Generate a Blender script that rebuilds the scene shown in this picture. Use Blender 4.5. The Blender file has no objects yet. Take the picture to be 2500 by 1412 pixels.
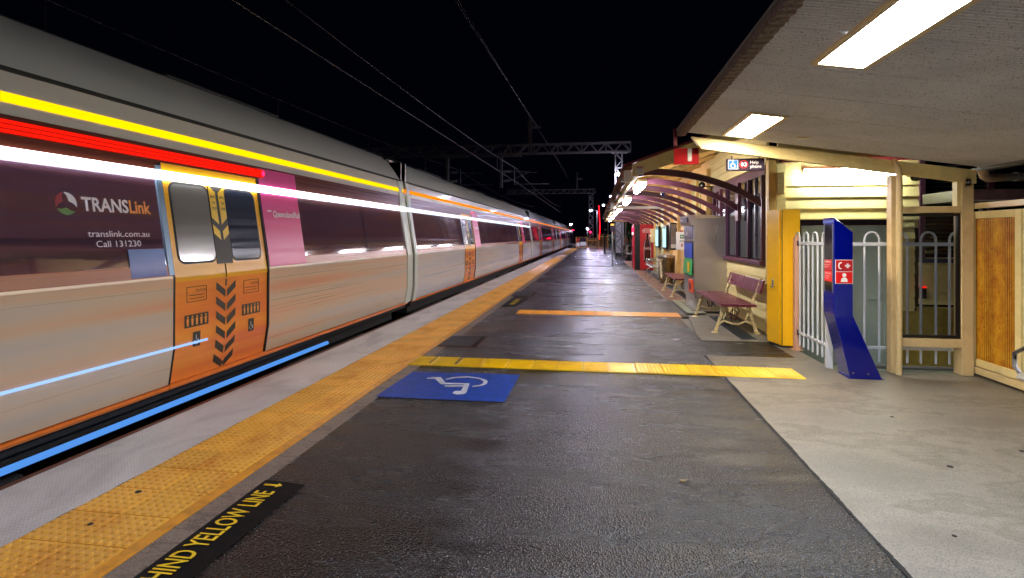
import bpy, bmesh, math, random
from mathutils import Vector, Matrix
random.seed(7)
S = bpy.context.scene
C = S.collection
PI = math.pi

# ------------------------------------------------------------ camera, world, exposure
F_PX, CX, HY, CAM_H = 1340.0, 1250.0, 577.0, 1.48
cam_d = bpy.data.cameras.new('camera'); cam = bpy.data.objects.new('camera', cam_d); C.objects.link(cam)
cam.location = (0, 0, CAM_H)
cam.rotation_euler = (PI/2, 0, math.atan(203/F_PX))
cam_d.sensor_width = 36; cam_d.lens = 36*F_PX/2500
cam_d.shift_y = -(706-HY)/2500
cam_d.clip_start = 0.05; cam_d.clip_end = 2000
S.camera = cam
W = bpy.data.worlds.new('World'); S.world = W; W.use_nodes = True
wn = W.node_tree; wn.nodes.clear()
out = wn.nodes.new('ShaderNodeOutputWorld'); bg = wn.nodes.new('ShaderNodeBackground')
bg.inputs[0].default_value = (0.10, 0.14, 0.42, 1); bg.inputs[1].default_value = 0.0015
wn.links.new(bg.outputs[0], out.inputs[0])
S.view_settings.view_transform = 'Standard'; S.view_settings.look = 'None'
S.view_settings.exposure = 1.5; S.view_settings.gamma = 1; S.view_settings.use_curve_mapping = False
S.render.engine = 'CYCLES'
S.cycles.use_denoising = True
S.cycles.max_bounces = 8; S.cycles.transparent_max_bounces = 16
S.cycles.sample_clamp_indirect = 4.0
E_PANEL, E_TUBE, E_STREET, E_TRAIN = 46.0, 44.0, 700.0, 9.0

# ------------------------------------------------------------ helpers
def rgb(h):
    v = [int(h[i:i+2], 16)/255 for i in (0, 2, 4)]
    return tuple(((x/12.92) if x < .04045 else ((x+.055)/1.055)**2.4) for x in v) + (1,)
def tag(o, label=None, cat=None, group=None, kind=None):
    if label: o['label'] = label
    if cat: o['category'] = cat
    if group: o['group'] = group
    if kind: o['kind'] = kind
    return o
def thing(name, label, cat, loc=(0, 0, 0), rz=0, group=None):
    o = bpy.data.objects.new(name, None); C.objects.link(o)
    o.location = loc; o.rotation_euler = (0, 0, rz); o.empty_display_size = .2
    return tag(o, label, cat, group)
class MB:
    def __init__(s): s.v = []; s.f = []
    def add(s, vs, fs):
        n = len(s.v); s.v += [tuple(p) for p in vs]; s.f += [tuple(i+n for i in f) for f in fs]; return s
    def box(s, x0, x1, y0, y1, z0, z1):
        return s.add([(x0,y0,z0),(x1,y0,z0),(x1,y1,z0),(x0,y1,z0),(x0,y0,z1),(x1,y0,z1),(x1,y1,z1),(x0,y1,z1)],
                     [(3,2,1,0),(4,5,6,7),(0,1,5,4),(1,2,6,5),(2,3,7,6),(3,0,4,7)])
    def hexa(s, b, t):   # bottom quad, top quad (ccw from above)
        return s.add(list(b)+list(t), [(3,2,1,0),(4,5,6,7),(0,1,5,4),(1,2,6,5),(2,3,7,6),(3,0,4,7)])
    def quad(s, a, b, c, d): return s.add([a,b,c,d], [(0,1,2,3)])
    def prism(s, pts, a0, a1, axis='y'):   # polygon in the other two axes, extruded along axis
        def P(p, a):
            return {'y': (p[0], a, p[1]), 'x': (a, p[0], p[1]), 'z': (p[0], p[1], a)}[axis]
        n = len(pts)
        vs = [P(p, a0) for p in pts] + [P(p, a1) for p in pts]
        return s.add(vs, [tuple(range(n)), tuple(range(2*n-1, n-1, -1))] + [(i, i+n, (i+1) % n+n, (i+1) % n) for i in range(n)])
    def tube(s, path, r, n=8, cap=True, rs=None):
        path = [Vector(p) for p in path]; m = len(path); rings = []
        up = None
        for i, p in enumerate(path):
            d = (path[min(i+1, m-1)] - path[max(i-1, 0)]).normalized()
            if up is None:
                a = Vector((0, 0, 1)) if abs(d.z) < .9 else Vector((1, 0, 0))
                u = d.cross(a).normalized()
            else:
                u = (up - d*up.dot(d)).normalized()
            up = u; w = d.cross(u)
            rr = rs[i] if rs else r
            rings.append([p + (u*math.cos(2*PI*k/n) + w*math.sin(2*PI*k/n))*rr for k in range(n)])
        vs = [q for R in rings for q in R]; fs = []
        for i in range(m-1):
            for k in range(n):
                fs.append((i*n+k, i*n+(k+1) % n, (i+1)*n+(k+1) % n, (i+1)*n+k))
        if cap: fs += [tuple(range(n-1, -1, -1)), tuple((m-1)*n+k for k in range(n))]
        return s.add(vs, fs)
    def lathe(s, prof, cx=0, cy=0, n=20):
        vs = []; fs = []
        for r, z in prof:
            vs += [(cx+r*math.cos(2*PI*k/n), cy+r*math.sin(2*PI*k/n), z) for k in range(n)]
        for i in range(len(prof)-1):
            for k in range(n): fs.append((i*n+k, i*n+(k+1) % n, (i+1)*n+(k+1) % n, (i+1)*n+k))
        if prof[0][0] > 0: fs.append(tuple(range(n-1, -1, -1)))
        if prof[-1][0] > 0: fs.append(tuple((len(prof)-1)*n+k for k in range(n)))
        return s.add(vs, fs)
    def bar(s, a, b, w, h=None):   # square bar between two points
        a = Vector(a); b = Vector(b); h = h or w
        d = (b-a).normalized(); z = Vector((0, 0, 1)) if abs(d.z) < .95 else Vector((0, 1, 0))
        u = d.cross(z).normalized()*w/2; v = u.cross(d).normalized()*h/2
        return s.add([a-u-v, a+u-v, a+u+v, a-u+v, b-u-v, b+u-v, b+u+v, b-u+v],
                     [(0,1,2,3),(7,6,5,4),(0,4,5,1),(1,5,6,2),(2,6,7,3),(3,7,4,0)])
    def mesh(s, name, m, smooth=False, fix=True):
        me = bpy.data.meshes.new(name); me.from_pydata(s.v, [], s.f)
        if fix:
            bm = bmesh.new(); bm.from_mesh(me); bmesh.ops.recalc_face_normals(bm, faces=bm.faces); bm.to_mesh(me); bm.free()
        me.materials.append(m)
        if smooth:
            for p in me.polygons: p.use_smooth = True
            try: me.set_sharp_from_angle(angle=math.radians(38))
            except Exception: pass
        return me
    def build(s, name, m, parent=None, smooth=False, bevel=0, fix=True, loc=None):
        o = bpy.data.objects.new(name, s.mesh(name, m, smooth, fix)); C.objects.link(o)
        if parent: o.parent = parent
        if loc: o.location = loc
        if bevel:
            b = o.modifiers.new('bevel', 'BEVEL'); b.width = bevel; b.segments = 2; b.limit_method = 'ANGLE'
        return o
def inst(name, me, parent, loc=(0, 0, 0), rz=0, sc=None):
    o = bpy.data.objects.new(name, me); C.objects.link(o); o.parent = parent; o.location = loc; o.rotation_euler = (0, 0, rz)
    if sc: o.scale = sc
    return o
def copy_tree(o, parent=None):
    c = o.copy(); C.objects.link(c); c.parent = parent
    for ch in list(o.children): copy_tree(ch, c)
    return c
def txt(name, s, m, parent, origin, right, up, h=None, w=None, align='L', off=0, ext=.0008):
    """flat lettering laid in the plane (right, up); h = cap height, w = fitted width"""
    cu = bpy.data.curves.new(name, 'FONT'); cu.body = s; cu.size = 1; cu.extrude = 0; cu.offset = off; cu.resolution_u = 3
    to = bpy.data.objects.new(name, cu); C.objects.link(to)
    dg = bpy.context.evaluated_depsgraph_get(); me = bpy.data.meshes.new_from_object(to.evaluated_get(dg))
    bpy.data.objects.remove(to)
    xs = [v.co.x for v in me.vertices]; ys = [v.co.y for v in me.vertices]
    x0, x1, y0, y1 = min(xs), max(xs), 0.0 if min(ys) > -.05 or len(s) > 3 else min(ys), .70
    sy = h/(y1) if h else 1; sx = (w/(x1-x0)) if w else sy
    R = Vector(right).normalized(); U = Vector(up).normalized(); N = R.cross(U); O = Vector(origin)
    ax = {'L': x0, 'C': (x0+x1)/2, 'R': x1}[align]
    for v in me.vertices:
        p = O + R*((v.co.x-ax)*sx) + U*(v.co.y*sy) + N*.0015
        v.co = p
    me.materials.clear(); me.materials.append(m)
    o = bpy.data.objects.new(name, me); C.objects.link(o)
    if parent: o.parent = parent
    return o

# ------------------------------------------------------------ materials
class NT:
    def __init__(s, name):
        s.m = bpy.data.materials.new(name); s.m.use_nodes = True; s.t = s.m.node_tree; s.t.nodes.clear()
        s.o = s.n('ShaderNodeOutputMaterial')
        s.tc = s.n('ShaderNodeTexCoord')
    def n(s, t, **k):
        x = s.t.nodes.new(t)
        for a, b in k.items(): setattr(x, a, b)
        return x
    def l(s, a, b): s.t.links.new(a, b)
    def coord(s, scale=(1, 1, 1), kind='Object'):
        mp = s.n('ShaderNodeMapping'); mp.inputs['Scale'].default_value = scale
        s.l(s.tc.outputs[kind], mp.inputs[0]); return mp.outputs[0]
    def pos(s, scale=(1, 1, 1)):
        g = s.n('ShaderNodeNewGeometry'); mp = s.n('ShaderNodeMapping'); mp.inputs['Scale'].default_value = scale
        s.l(g.outputs['Position'], mp.inputs[0]); return mp.outputs[0]
    def noise(s, co, scale, detail=4, rough=.55, dist=0):
        x = s.n('ShaderNodeTexNoise'); s.l(co, x.inputs['Vector']); x.inputs['Scale'].default_value = scale
        x.inputs['Detail'].default_value = detail; x.inputs['Roughness'].default_value = rough; x.inputs['Distortion'].default_value = dist
        return x.outputs['Fac']
    def ramp(s, f, stops):
        r = s.n('ShaderNodeValToRGB'); s.l(f, r.inputs[0]); e = r.color_ramp.elements
        while len(e) > 1: e.remove(e[-1])
        e[0].position = stops[0][0]; e[0].color = stops[0][1]
        for p, c in stops[1:]:
            q = e.new(p); q.color = c
        return r.outputs[0]
    def mix(s, f, a, b, mode='MIX'):
        x = s.n('ShaderNodeMix', data_type='RGBA', blend_type=mode)
        for i, v in ((0, f), (6, a), (7, b)):
            if isinstance(v, (float, int)): x.inputs[i].default_value = v
            elif isinstance(v, tuple): x.inputs[i].default_value = v
            else: s.l(v, x.inputs[i])
        return x.outputs[2]
    def math(s, op, a, b):
        x = s.n('ShaderNodeMath', operation=op)
        for i, v in ((0, a), (1, b)):
            if isinstance(v, (float, int)): x.inputs[i].default_value = v
            else: s.l(v, x.inputs[i])
        return x.outputs[0]
    def bump(s, h, strength, dist, prev=None):
        b = s.n('ShaderNodeBump'); b.inputs['Strength'].default_value = strength; b.inputs['Distance'].default_value = dist
        s.l(h, b.inputs['Height'])
        if prev: s.l(prev, b.inputs['Normal'])
        return b.outputs[0]
    def bsdf(s, col, rough=.5, metal=0., normal=None, **k):
        p = s.n('ShaderNodeBsdfPrincipled')
        for nm, v in (('Base Color', col), ('Roughness', rough), ('Metallic', metal)):
            if isinstance(v, (float, int, tuple)): p.inputs[nm].default_value = v
            else: s.l(v, p.inputs[nm])
        if normal is not None: s.l(normal, p.inputs['Normal'])
        for nm, v in k.items(): p.inputs[nm.replace('_', ' ')].default_value = v
        s.l(p.outputs[0], s.o.inputs[0]); return p
g1 = lambda v: (v, v, v, 1)
def dk(c, f): return (c[0]*f, c[1]*f, c[2]*f, 1)
def mat(name, hx, rough=.5, metal=0., var=.25, vs=3., bump=.0, bs=60., dirt=None, dirt_amt=.5, wear=None, stretch=(1, 1, 1), **k):
    t = NT(name); c = rgb(hx) if isinstance(hx, str) else hx
    co = t.pos(stretch)
    f = t.noise(co, vs, 5, .6)
    col = t.ramp(f, [(.25, dk(c, 1-var)), (.75, dk(c, 1+var*.5))])
    if dirt:
        g = t.ramp(t.noise(co, vs*2.3, 8, .7), [(.48, g1(0)), (.72, g1(dirt_amt))])
        col = t.mix(g, col, rgb(dirt))
    if wear:
        g = t.ramp(t.noise(co, vs*9, 6, .7), [(.64, g1(0)), (.69, g1(1))])
        col = t.mix(g, col, rgb(wear))
    r = t.math('MULTIPLY_ADD' if False else 'ADD', t.math('MULTIPLY', t.noise(co, vs*4, 4), .25), rough-.12)
    nm = t.bump(t.noise(co, bs, 4), bump, .004) if bump else None
    t.bsdf(col, r, metal, nm, **k)
    return t.m
def emit(name, hx, st, twosided=True):
    t = NT(name); e = t.n('ShaderNodeEmission'); e.inputs[0].default_value = rgb(hx); e.inputs[1].default_value = st
    t.l(e.outputs[0], t.o.inputs[0]); return t.m

CREAM = mat('cream_paint', 'ecd592', .45, var=.08, bump=.1, dirt='a88d50', dirt_amt=.3)
CREAM2 = mat('cream_steel_paint', 'e0c48c', .35, var=.08, bump=.05, dirt='9a7d4c', dirt_amt=.3)
BOARDM = mat('weatherboard_paint', 'e3d08f', .5, var=.1, bump=.25, bs=25, dirt='9a8448', dirt_amt=.25, stretch=(1, 1, 6))
BOARDT = mat('tan_weatherboard_paint', 'd6aa6c', .5, var=.12, bump=.25, bs=25, dirt='86602c', dirt_amt=.35, stretch=(1, 1, 6))
YPOST = mat('yellow_pilaster_paint', 'dcb56a', .45, var=.15, bump=.1, dirt='7d5d2c', dirt_amt=.35)
MAROON = mat('maroon_paint', '5a3040', .4, var=.3, bump=.1, dirt='3a1c24', dirt_amt=.4)
MAROON_SMOOTH = mat('maroon_trim', '4f2b40', .35, var=.25)
REDROOF = mat('red_roof_paint', '6d1d20', .5, var=.3)
BENCHRED = mat('bench_red_paint', '641830', .3, var=.12, bump=.05, dirt='a87884', dirt_amt=.25, bs=30, vs=4, stretch=(1, .5, 1))
IVORY = mat('ivory_cast_iron', 'd9c791', .45, var=.2, bump=.6, bs=70, wear='8a6a4a', dirt='6b512e', dirt_amt=.5)
DARKIRON = mat('dark_maroon_iron', '3a0f14', .4, var=.2)
STEEL = mat('brushed_stainless', 'c0bab4', .30, .9, var=.06, vs=1.2, bump=.0, stretch=(1, 1, .3))
STEEL_B = mat('bin_stainless', '8f8065', .3, 1.0, var=.2, vs=4)
CHROME = mat('polished_steel', 'c9c9cc', .12, 1.0, var=.1)
GALV = mat('galvanised_steel', '8b8d90', .5, .7, var=.25, vs=8)
GALVD = mat('gantry_steel', '74716c', .6, .3, var=.3, vs=4)
WIRE = mat('copper_wire', '6a635a', .4, .6, var=.2)
BLACK = mat('black_paint', '0b0b0d', .35, var=.2)
RUBBER = mat('black_rubber', '141414', .6, var=.2)
YCAB = mat('yellow_cabinet_paint', 'f6bc00', .34, var=.02)
BLUEK = mat('blue_kiosk_paint', '000a74', .2, var=.1, bump=.02, bs=10, Coat_Weight=.6)
WHITEF = mat('white_fence_paint', 'ccd0d6', .4, var=.12, bump=.05, wear='7b736a', vs=4)
PINKP = mat('faded_pink_paint', 'd6a488', .5, var=.15)
DOORG = mat('grey_green_door_paint', 'a9b8b4', .35, var=.08)
REDP = mat('sign_red', 'b51018', .4, var=.08)
REDB = mat('bright_sign_red', 'e01414', .35, var=.05)
PURP = mat('sign_plum', '2c202f', .6, var=.1, Specular_IOR_Level=.15)
SBLUE = mat('sign_blue', '1c58a8', .6, var=.08, Specular_IOR_Level=.15)
SWHITE = mat('sign_white', 'e9e6df', .45, var=.06)
SGREEN = mat('sign_green', '0f7a4a', .4, var=.05)
DGLASS = mat('dark_window_glass', '0a0f15', .12, var=.3, Coat_Weight=.5)
ORANGE = mat('orange_plastic', 'f0562c', .35, var=.08)
PVC = mat('white_pvc', 'd6cbb8', .4, var=.12, dirt='6f7a4a', dirt_amt=.5, vs=6)
PVCC = mat('cream_pvc', 'cfa982', .4, var=.12, vs=6)
CEIL = None

def asphalt():
    t = NT('wet_asphalt'); co = t.pos()
    big = t.noise(t.pos((.45, .9, 1)), 1.0, 4, .55, .4)
    mid = t.noise(t.pos((.5, 2.4, 1)), 1.9, 6, .62)
    fine = t.noise(co, 85, 2, .9)
    v = t.n('ShaderNodeTexVoronoi'); t.l(co, v.inputs['Vector']); v.inputs['Scale'].default_value = 100
    col = t.ramp(fine, [(.34, g1(.002)), (.53, (.008, .0072, .0065, 1)), (.61, (.013, .013, .013, 1)), (.67, (.26, .26, .26, 1))])
    tint = t.ramp(big, [(.36, (.35, .30, .27, 1)), (.50, (.95, .95, .95, 1)), (.66, (1.15, 1.22, 1.32, 1))])
    col = t.mix(1.0, col, tint, 'MULTIPLY')
    wet = t.math('ADD', t.math('MULTIPLY', big, .45), t.math('MULTIPLY', mid, .55))
    r = t.ramp(wet, [(.36, g1(.11)), (.48, g1(.20)), (.60, g1(.34))])
    hh = t.math('ADD', v.outputs['Distance'], t.math('MULTIPLY', fine, .5))
    st = t.ramp(wet, [(.34, g1(.45)), (.50, g1(1))])
    nb = t.n('ShaderNodeBump'); nb.inputs['Distance'].default_value = .0060; t.l(t.math('MULTIPLY', st, .95), nb.inputs['Strength']); t.l(hh, nb.inputs['Height'])
    p = t.bsdf(col, r, 0, nb.outputs[0]); p.inputs['Specular IOR Level'].default_value = .38
    return t.m
def concrete(name, hx, stain, speck=.5, scale=1.0, rough=.55):
    t = NT(name); co = t.pos(); c = rgb(hx)
    a = t.noise(t.pos((.5, 1.0, 1)), 1.0*scale, 8, .66, .05); b = t.noise(co, 110, 2, .8); d = t.noise(co, 5*scale, 6, .7)
    col = t.ramp(a, [(.34, dk(c, .42)), (.44, dk(c, .66)), (.50, dk(c, .92)), (.535, dk(rgb(stain), .85)), (.575, dk(c, .95)), (.66, dk(c, 1.12)), (.74, dk(c, .7))])
    col = t.mix(.30, col, t.ramp(d, [(.3, dk(c, .75)), (.7, dk(c, 1.1))]))
    sp = t.ramp(b, [(.30, g1(1-speck)), (.5, g1(1.0)), (.7, g1(1.12))])
    col = t.mix(1.0, col, sp, 'MULTIPLY')
    n = t.bump(b, .35, .003, t.bump(d, .2, .01))
    t.bsdf(col, t.ramp(a, [(.3, g1(rough-.15)), (.7, g1(rough+.1))]), 0, n)
    return t.m
def tactile(name, hx, rust):
    t = NT(name); co = t.pos(); c = rgb(hx)
    oi = t.n('ShaderNodeObjectInfo')
    base = t.ramp(oi.outputs['Random'], [(0, dk(c, .86)), (1, dk(c, 1.08))])
    a = t.noise(t.pos((1, .8, 1)), 2.6, 8, .72, .4)
    col = t.mix(t.ramp(a, [(.50, g1(0)), (.68, g1(.7))]), base, rgb(rust))
    col = t.mix(t.ramp(t.noise(co, 45, 4, .7), [(.62, g1(0)), (.74, g1(.55))]), col, (.10, .045, .01, 1))
    t.bsdf(col, t.ramp(a, [(.4, g1(.28)), (.65, g1(.5))]), 0, t.bump(t.noise(co, 120, 3), .15, .002))
    return t.m
ASPH = asphalt()
CONC = concrete('stained_concrete', '81786a', '6a6152', .65)
CONC_P = concrete('pale_edge_concrete', 'c0adab', 'a08f8e', .12, 1.6, .5)
CONC_G = concrete('grit_strip', '8d7a6c', '5c4d44', .75, 3)
CONC_D = concrete('dark_sunken_concrete', '8a9184', '4f5544', .4)
CONC_Y = mat('yellow_plinth_paint', 'a79243', .6, var=.15, bump=.3, dirt='5d5226', dirt_amt=.5)
TAC = tactile('tactile_ochre', 'f2b040', 'c8700c')
TACY = tactile('tactile_yellow', 'e2b404', 'b88204')
TACO = tactile('tactile_orange', 'efa23a', 'd9822a')
YLINE = mat('yellow_line_paint', 'e39508', .4, var=.2, dirt='7a4a0a', dirt_amt=.6, vs=5)
BPATCH = mat('black_stencil_patch', '050507', .6, var=.3, bump=.5, bs=160, Specular_IOR_Level=.15)
YTXT = mat('yellow_stencil_paint', 'f2c60c', .5, var=.1, bump=.6, bs=160, wear='14120a', vs=9)
BLUEP = mat('blue_platform_paint', '003aa0', .5, var=.12, bump=.5, bs=160, dirt='0a1128', dirt_amt=.8, wear='20242c', vs=5)
WPT = mat('worn_white_paint', 'b9bccb', .5, var=.2, bump=.5, bs=160, wear='2a3a80', vs=6)
BALLAST = mat('track_ballast', '3b3531', .8, var=.5, vs=20, bump=1, bs=18)
SOIL = mat('dark_ground', '14150f', .9, var=.5, vs=1.5, bump=.5, bs=8)
RAILM = mat('rail_steel', '5a4a40', .35, .8, var=.3)
SLEEP = mat('concrete_sleeper', '6c655c', .7, var=.3)
NOSE = mat('rust_brown_nosing', '6b2c14', .5, var=.35, dirt='2a120a', dirt_amt=.6, vs=2)

# ------------------------------------------------------------ lamps' own emitters, and glows standing in for light streaks
L_COOL = emit('panel_light_cool', 'dceaff', E_PANEL)
L_WARM = emit('panel_light_warm', 'fff0dc', E_PANEL)
L_TUBE = emit('tube_light', 'f8f5ff', E_TUBE)
L_WALL = emit('wall_tube_light', 'f6fff4', 26)
L_STREET = emit('street_light', 'dcd8ff', E_STREET)
L_TRAIN = emit('train_tube_light', 'eef4ff', E_TRAIN)
L_STRIP = emit('white_streak_glow', 'f0f6ff', 3.2); L_STRIP2 = emit('white_streak_glow_dim', 'cfe0f4', .8)
L_RED = emit('red_led', 'ff1808', .7)
L_REDN = emit('red_tail_light', 'ff0a38', 12)
L_REDI = emit('added_red_glow', 'ff1030', 4)
L_BLUEW = emit('blue_white_streak_glow', '8fb4ff', .55)
L_SCREEN = emit('lit_timetable', '9fd0dc', .8)
L_AMBER = emit('amber_streak_glow', 'ffc400', .62); L_AMBER2 = emit('orange_streak_glow', 'ff8400', .5)

# ------------------------------------------------------------ the setting
gr = MB().box(-300, 300, -60, 900, -1.75, -1.45).build('ground', SOIL); tag(gr, kind='structure')
tb = MB().box(-14.5, -3.62, -40, 300, -1.44, -1.12).build('track_bed', BALLAST); tag(tb, kind='structure')
for k, xc in enumerate((-5.15, -9.4)):
    for sx in (-.55, .55):
        m = MB(); x = xc+sx
        m.prism([(x-.07, -1.02), (x+.07, -1.02), (x+.07, -1.0), (x+.012, -.985), (x+.012, -.91), (x+.035, -.90), (x+.035, -.87), (x-.035, -.87), (x-.035, -.90), (x-.012, -.91), (x-.012, -.985), (x-.07, -1.0)], -40, 200)
        r = m.build('rail', RAILM); tag(r, kind='structure')
m = MB()
for k in range(170):
    for xc in (-5.15, -9.4): m.box(xc-1.05, xc+1.05, -12+k*.66, -11.76+k*.66, -1.14, -1.02)
tag(m.build('sleepers', SLEEP), kind='stuff')

plat = MB()
plat.box(-3.42, 2.60, -9, 68, -1.42, -.03)
tag(plat.build('platform', CONC), kind='structure')
m = MB().box(-3.50, -3.42, -9, 68, -1.40, -.012); tag(m.build('platform_edge_nosing', NOSE), kind='structure')
m = MB().box(-3.42, -2.79, -9, 68, -.03, .0)
pe = m.build('platform_edge', CONC_P); tag(pe, kind='structure')
# small dimples of the non-slip edge strip
def dimple_mat():
    t = NT('dimpled_edge'); co = t.pos((1, 1, 1)); c = rgb('ded6d2')
    v = t.n('ShaderNodeTexVoronoi'); t.l(co, v.inputs['Vector']); v.inputs['Scale'].default_value = 42; v.inputs['Randomness'].default_value = .15
    d = t.ramp(v.outputs['Distance'], [(.12, g1(0)), (.22, g1(1))])
    a = t.noise(t.pos((.8, .5, 1)), 2.2, 6, .6, .6)
    col = t.ramp(a, [(.32, dk(c, .66)), (.5, dk(c, .92)), (.72, dk(c, 1.12))])
    col = t.mix(1., col, t.mix(d, (.62, .58, .55, 1), (1, 1, 1, 1)), 'MULTIPLY')
    t.bsdf(col, .5, 0, t.bump(d, .35, .003, t.bump(a, .3, .03)))
    return t.m
pe.data.materials.clear(); pe.data.materials.append(dimple_mat())
# asphalt surface (sheet) and neighbours
m = MB()
m.box(-1.97, 1.35, -9, 7.10, -.03, 0)
m.box(-1.97, 2.40, 7.10, 8.10, -.03, 0)
m.box(-1.97, 1.50, 8.10, 10.40, -.03, 0)
m.box(-1.97, 1.72, 10.40, 13.0, -.03, 0)
m.box(-1.97, 1.62, 13.0, 68, -.03, 0)
m.box(1.62, 2.60, 33.5, 68, -.03, 0)
tag(m.build('asphalt_surface', ASPH), kind='structure')
m = MB().box(-2.12, -1.97, -9, 68, -.03, -.002); tag(m.build('grit_strip', CONC_G), kind='structure')
m = MB().box(-2.19, -2.12, -9, 68, -.03, .004); tag(m.build('yellow_line', YLINE), kind='structure')
m = MB(); m.box(1.35, 2.60, -9, 7.10, -.03, .002); m.box(2.40, 2.60, 7.10, 8.1, -.03, .002); m.box(2.60, 4.05, -9, 6.58, -1.42, .002)
tag(m.build('concrete_paving', CONC), kind='structure')
m = MB(); m.prism([(1.50, 8.10), (2.40, 8.10), (2.60, 8.12), (2.60, 10.62), (1.72, 10.62), (1.50, 8.5)], -.03, .006, 'z')
tag(m.build('concrete_apron', CONC), kind='structure')
m = MB(); vs = []; n = 400
for i in range(n+1):
    y_ = 1.0+6.1*i/n; w_ = random.uniform(.003, .009)+.006*max(0, math.sin(i*.13)); vs += [(1.347-w_, y_, .0035), (1.351+w_*.8, y_, .0035)]
m.add(vs, [(2*i, 2*i+2, 2*i+3, 2*i+1) for i in range(n)]); tag(m.build('dirty_joint', mat('joint_dirt', '15110d', .9), fix=False), kind='structure')
m = MB(); vs = []; n = 900
for i in range(n+1):
    y_ = 1.0+18*i/n; w_ = random.uniform(.001, .006)+.006*max(0, math.sin(i*.31)*math.sin(i*.053)); vs += [(-2.79-w_, y_, .0015), (-2.785+w_*.5, y_, .0015)]
m.add(vs, [(2*i, 2*i+2, 2*i+3, 2*i+1) for i in range(n)]); tag(m.build('dirty_joint', bpy.data.materials['joint_dirt'], fix=False), kind='structure')
# paving slabs along the wall
strip = MB().box(1.62, 2.60, 13.0, 33.5, -.03, -.004).build('wall_paving', CONC_D); tag(strip, kind='structure')
PAV = [mat('red_brown_paver', '8a6250', .45, var=.25, vs=6), mat('pale_green_paver', '8c9078', .45, var=.2, vs=6), mat('brown_paver', '6d4e40', .45, var=.25, vs=6)]
y = 10.9
pvs = [MB().box(0, .40, 0, .30, 0, .012).mesh('paver', q) for q in PAV]
k = 0
while y < 33.2:
    mi = 1 if y < 12.9 else (0 if (k % 3) else 2)
    for j in range(1):
        o = inst('paver', pvs[mi], strip, (1.66 if y > 13 else 1.74, y, -.002 if y > 13 else .0), 0)
        if y <= 13: o.scale = (.9, 1, 1)
    y += .315; k += 1
# drain grates
def grate(y0, y1, x0=2.06, x1=2.28, z=.01):
    r = thing('drain_grate', 'dark blue-grey slotted drain grate set along the foot of the wall' if y0 > 12 else 'dark blue-grey slotted drain grate under the front bench', 'drain grate', ((x0+x1)/2, (y0+y1)/2, z))
    w = (x1-x0)/2; L = (y1-y0)/2
    MB().box(-w, w, -L, L, -.008, -.001).build('channel', BLACK, r)
    m = MB()
    for i in range(9):
        x = -w+.01+i*(2*w-.02)/8; m.box(x-.006, x+.006, -L, L, -.001, .006)
    b = m.build('grating', mat('grate_steel_%d' % int(y0), '3c5068', .4, .5, var=.1), r); tag(b, kind='stuff')
grate(8.25, 10.5); grate(13.0, 31.0, 2.10, 2.34, .0)
# sunken yard and garden at the right
m = MB().box(2.60, 9, 6.58, 8.9, -1.42, -.40); tag(m.build('sunken_yard', CONC_D), kind='structure')
m = MB().box(4.05, 60, -9, 6.58, -1.42, -.10); tag(m.build('garden_ground', SOIL), kind='structure')
m = MB().box(2.6, 60, 33, 68, -1.42, -.08); tag(m.build('verge', SOIL), kind='structure')

# ------------------------------------------------------------ tactile strips
def tile_mesh(name, sx, sy, m, kind, n=6):
    b = MB(); g = .003; h = .008
    b.hexa([(g, g, 0), (sx-g, g, 0), (sx-g, sy-g, 0), (g, sy-g, 0)], [(g+.002, g+.002, h), (sx-g-.002, g+.002, h), (sx-g-.002, sy-g-.002, h), (g+.002, sy-g-.002, h)])
    if kind == 'dome':
        nx, ny = n, max(1, int(round(n*sy/sx)))
        for i in range(nx):
            for j in range(ny):
                cx = sx*(i+.5)/nx; cy = sy*(j+.5)/ny; q = 8; r0, r1 = .0185, .011
                vs = [(cx+r0*math.cos(2*PI*a/q), cy+r0*math.sin(2*PI*a/q), h) for a in range(q)] + [(cx+r1*math.cos(2*PI*a/q), cy+r1*math.sin(2*PI*a/q), h+.0065) for a in range(q)]
                b.add(vs, [(a, (a+1) % q, (a+1) % q+q, a+q) for a in range(q)] + [tuple(range(q, 2*q))])
    else:
        nb = n
        for i in range(nb):
            cy = sy*(i+.5)/nb; b.hexa([(.015, cy-.014, h), (sx-.015, cy-.014, h), (sx-.015, cy+.014, h), (.015, cy+.014, h)],
                                     [(.02, cy-.007, h+.005), (sx-.02, cy-.007, h+.005), (sx-.02, cy+.007, h+.005), (.02, cy+.007, h+.005)])
    return b.mesh(name, m, fix=True)
bed = MB().box(-2.79, -2.19, -9, 68, -.03, -.002).build('tactile_strip', CONC_G); tag(bed, kind='structure')
tm = tile_mesh('tactile_tile', .30, .28, TAC, 'dome', 6)
y = 1.45; n = 0
while n < 300:
    for x in (-2.79, -2.49):
        o = inst('tactile_tile', tm, bed, (x+random.uniform(-.001, .001), y, -.003+random.uniform(-.0015, .0015))); n += 1
    y += .28
m = MB()
while y < 67.9:
    for x in (-2.79, -2.49): m.box(x+.004, x+.296, y+.004, y+.276, -.002, .008)
    y += .28
tag(m.build('far_tactile_tiles', TAC, bed), kind='stuff')
def cross_strip(x0, pitch, n, y0, y1, m, label_n, dome_from, grout):
    b = MB().box(x0, x0+pitch*n, y0+.005, y1-.005, -.02, .0035).build('tactile_path', grout); tag(b, kind='structure')
    tb_ = tile_mesh('path_tile', pitch-.004, y1-y0, m, 'bar', 6); td = tile_mesh('path_tile', pitch-.004, y1-y0, m, 'dome', 7)
    for i in range(n):
        inst('tactile_tile', td if i >= dome_from else tb_, b, (x0+i*pitch+.002, y0, .0025+(.0035 if i >= dome_from and i < n-3 else 0)+random.uniform(-.0006, .0006)))
    return b
cs = cross_strip(-2.135, .2863, 15, 6.05, 6.49, TACY, 'near', 9, mat('yellow_grout', 'c9a80c', .5))
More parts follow.
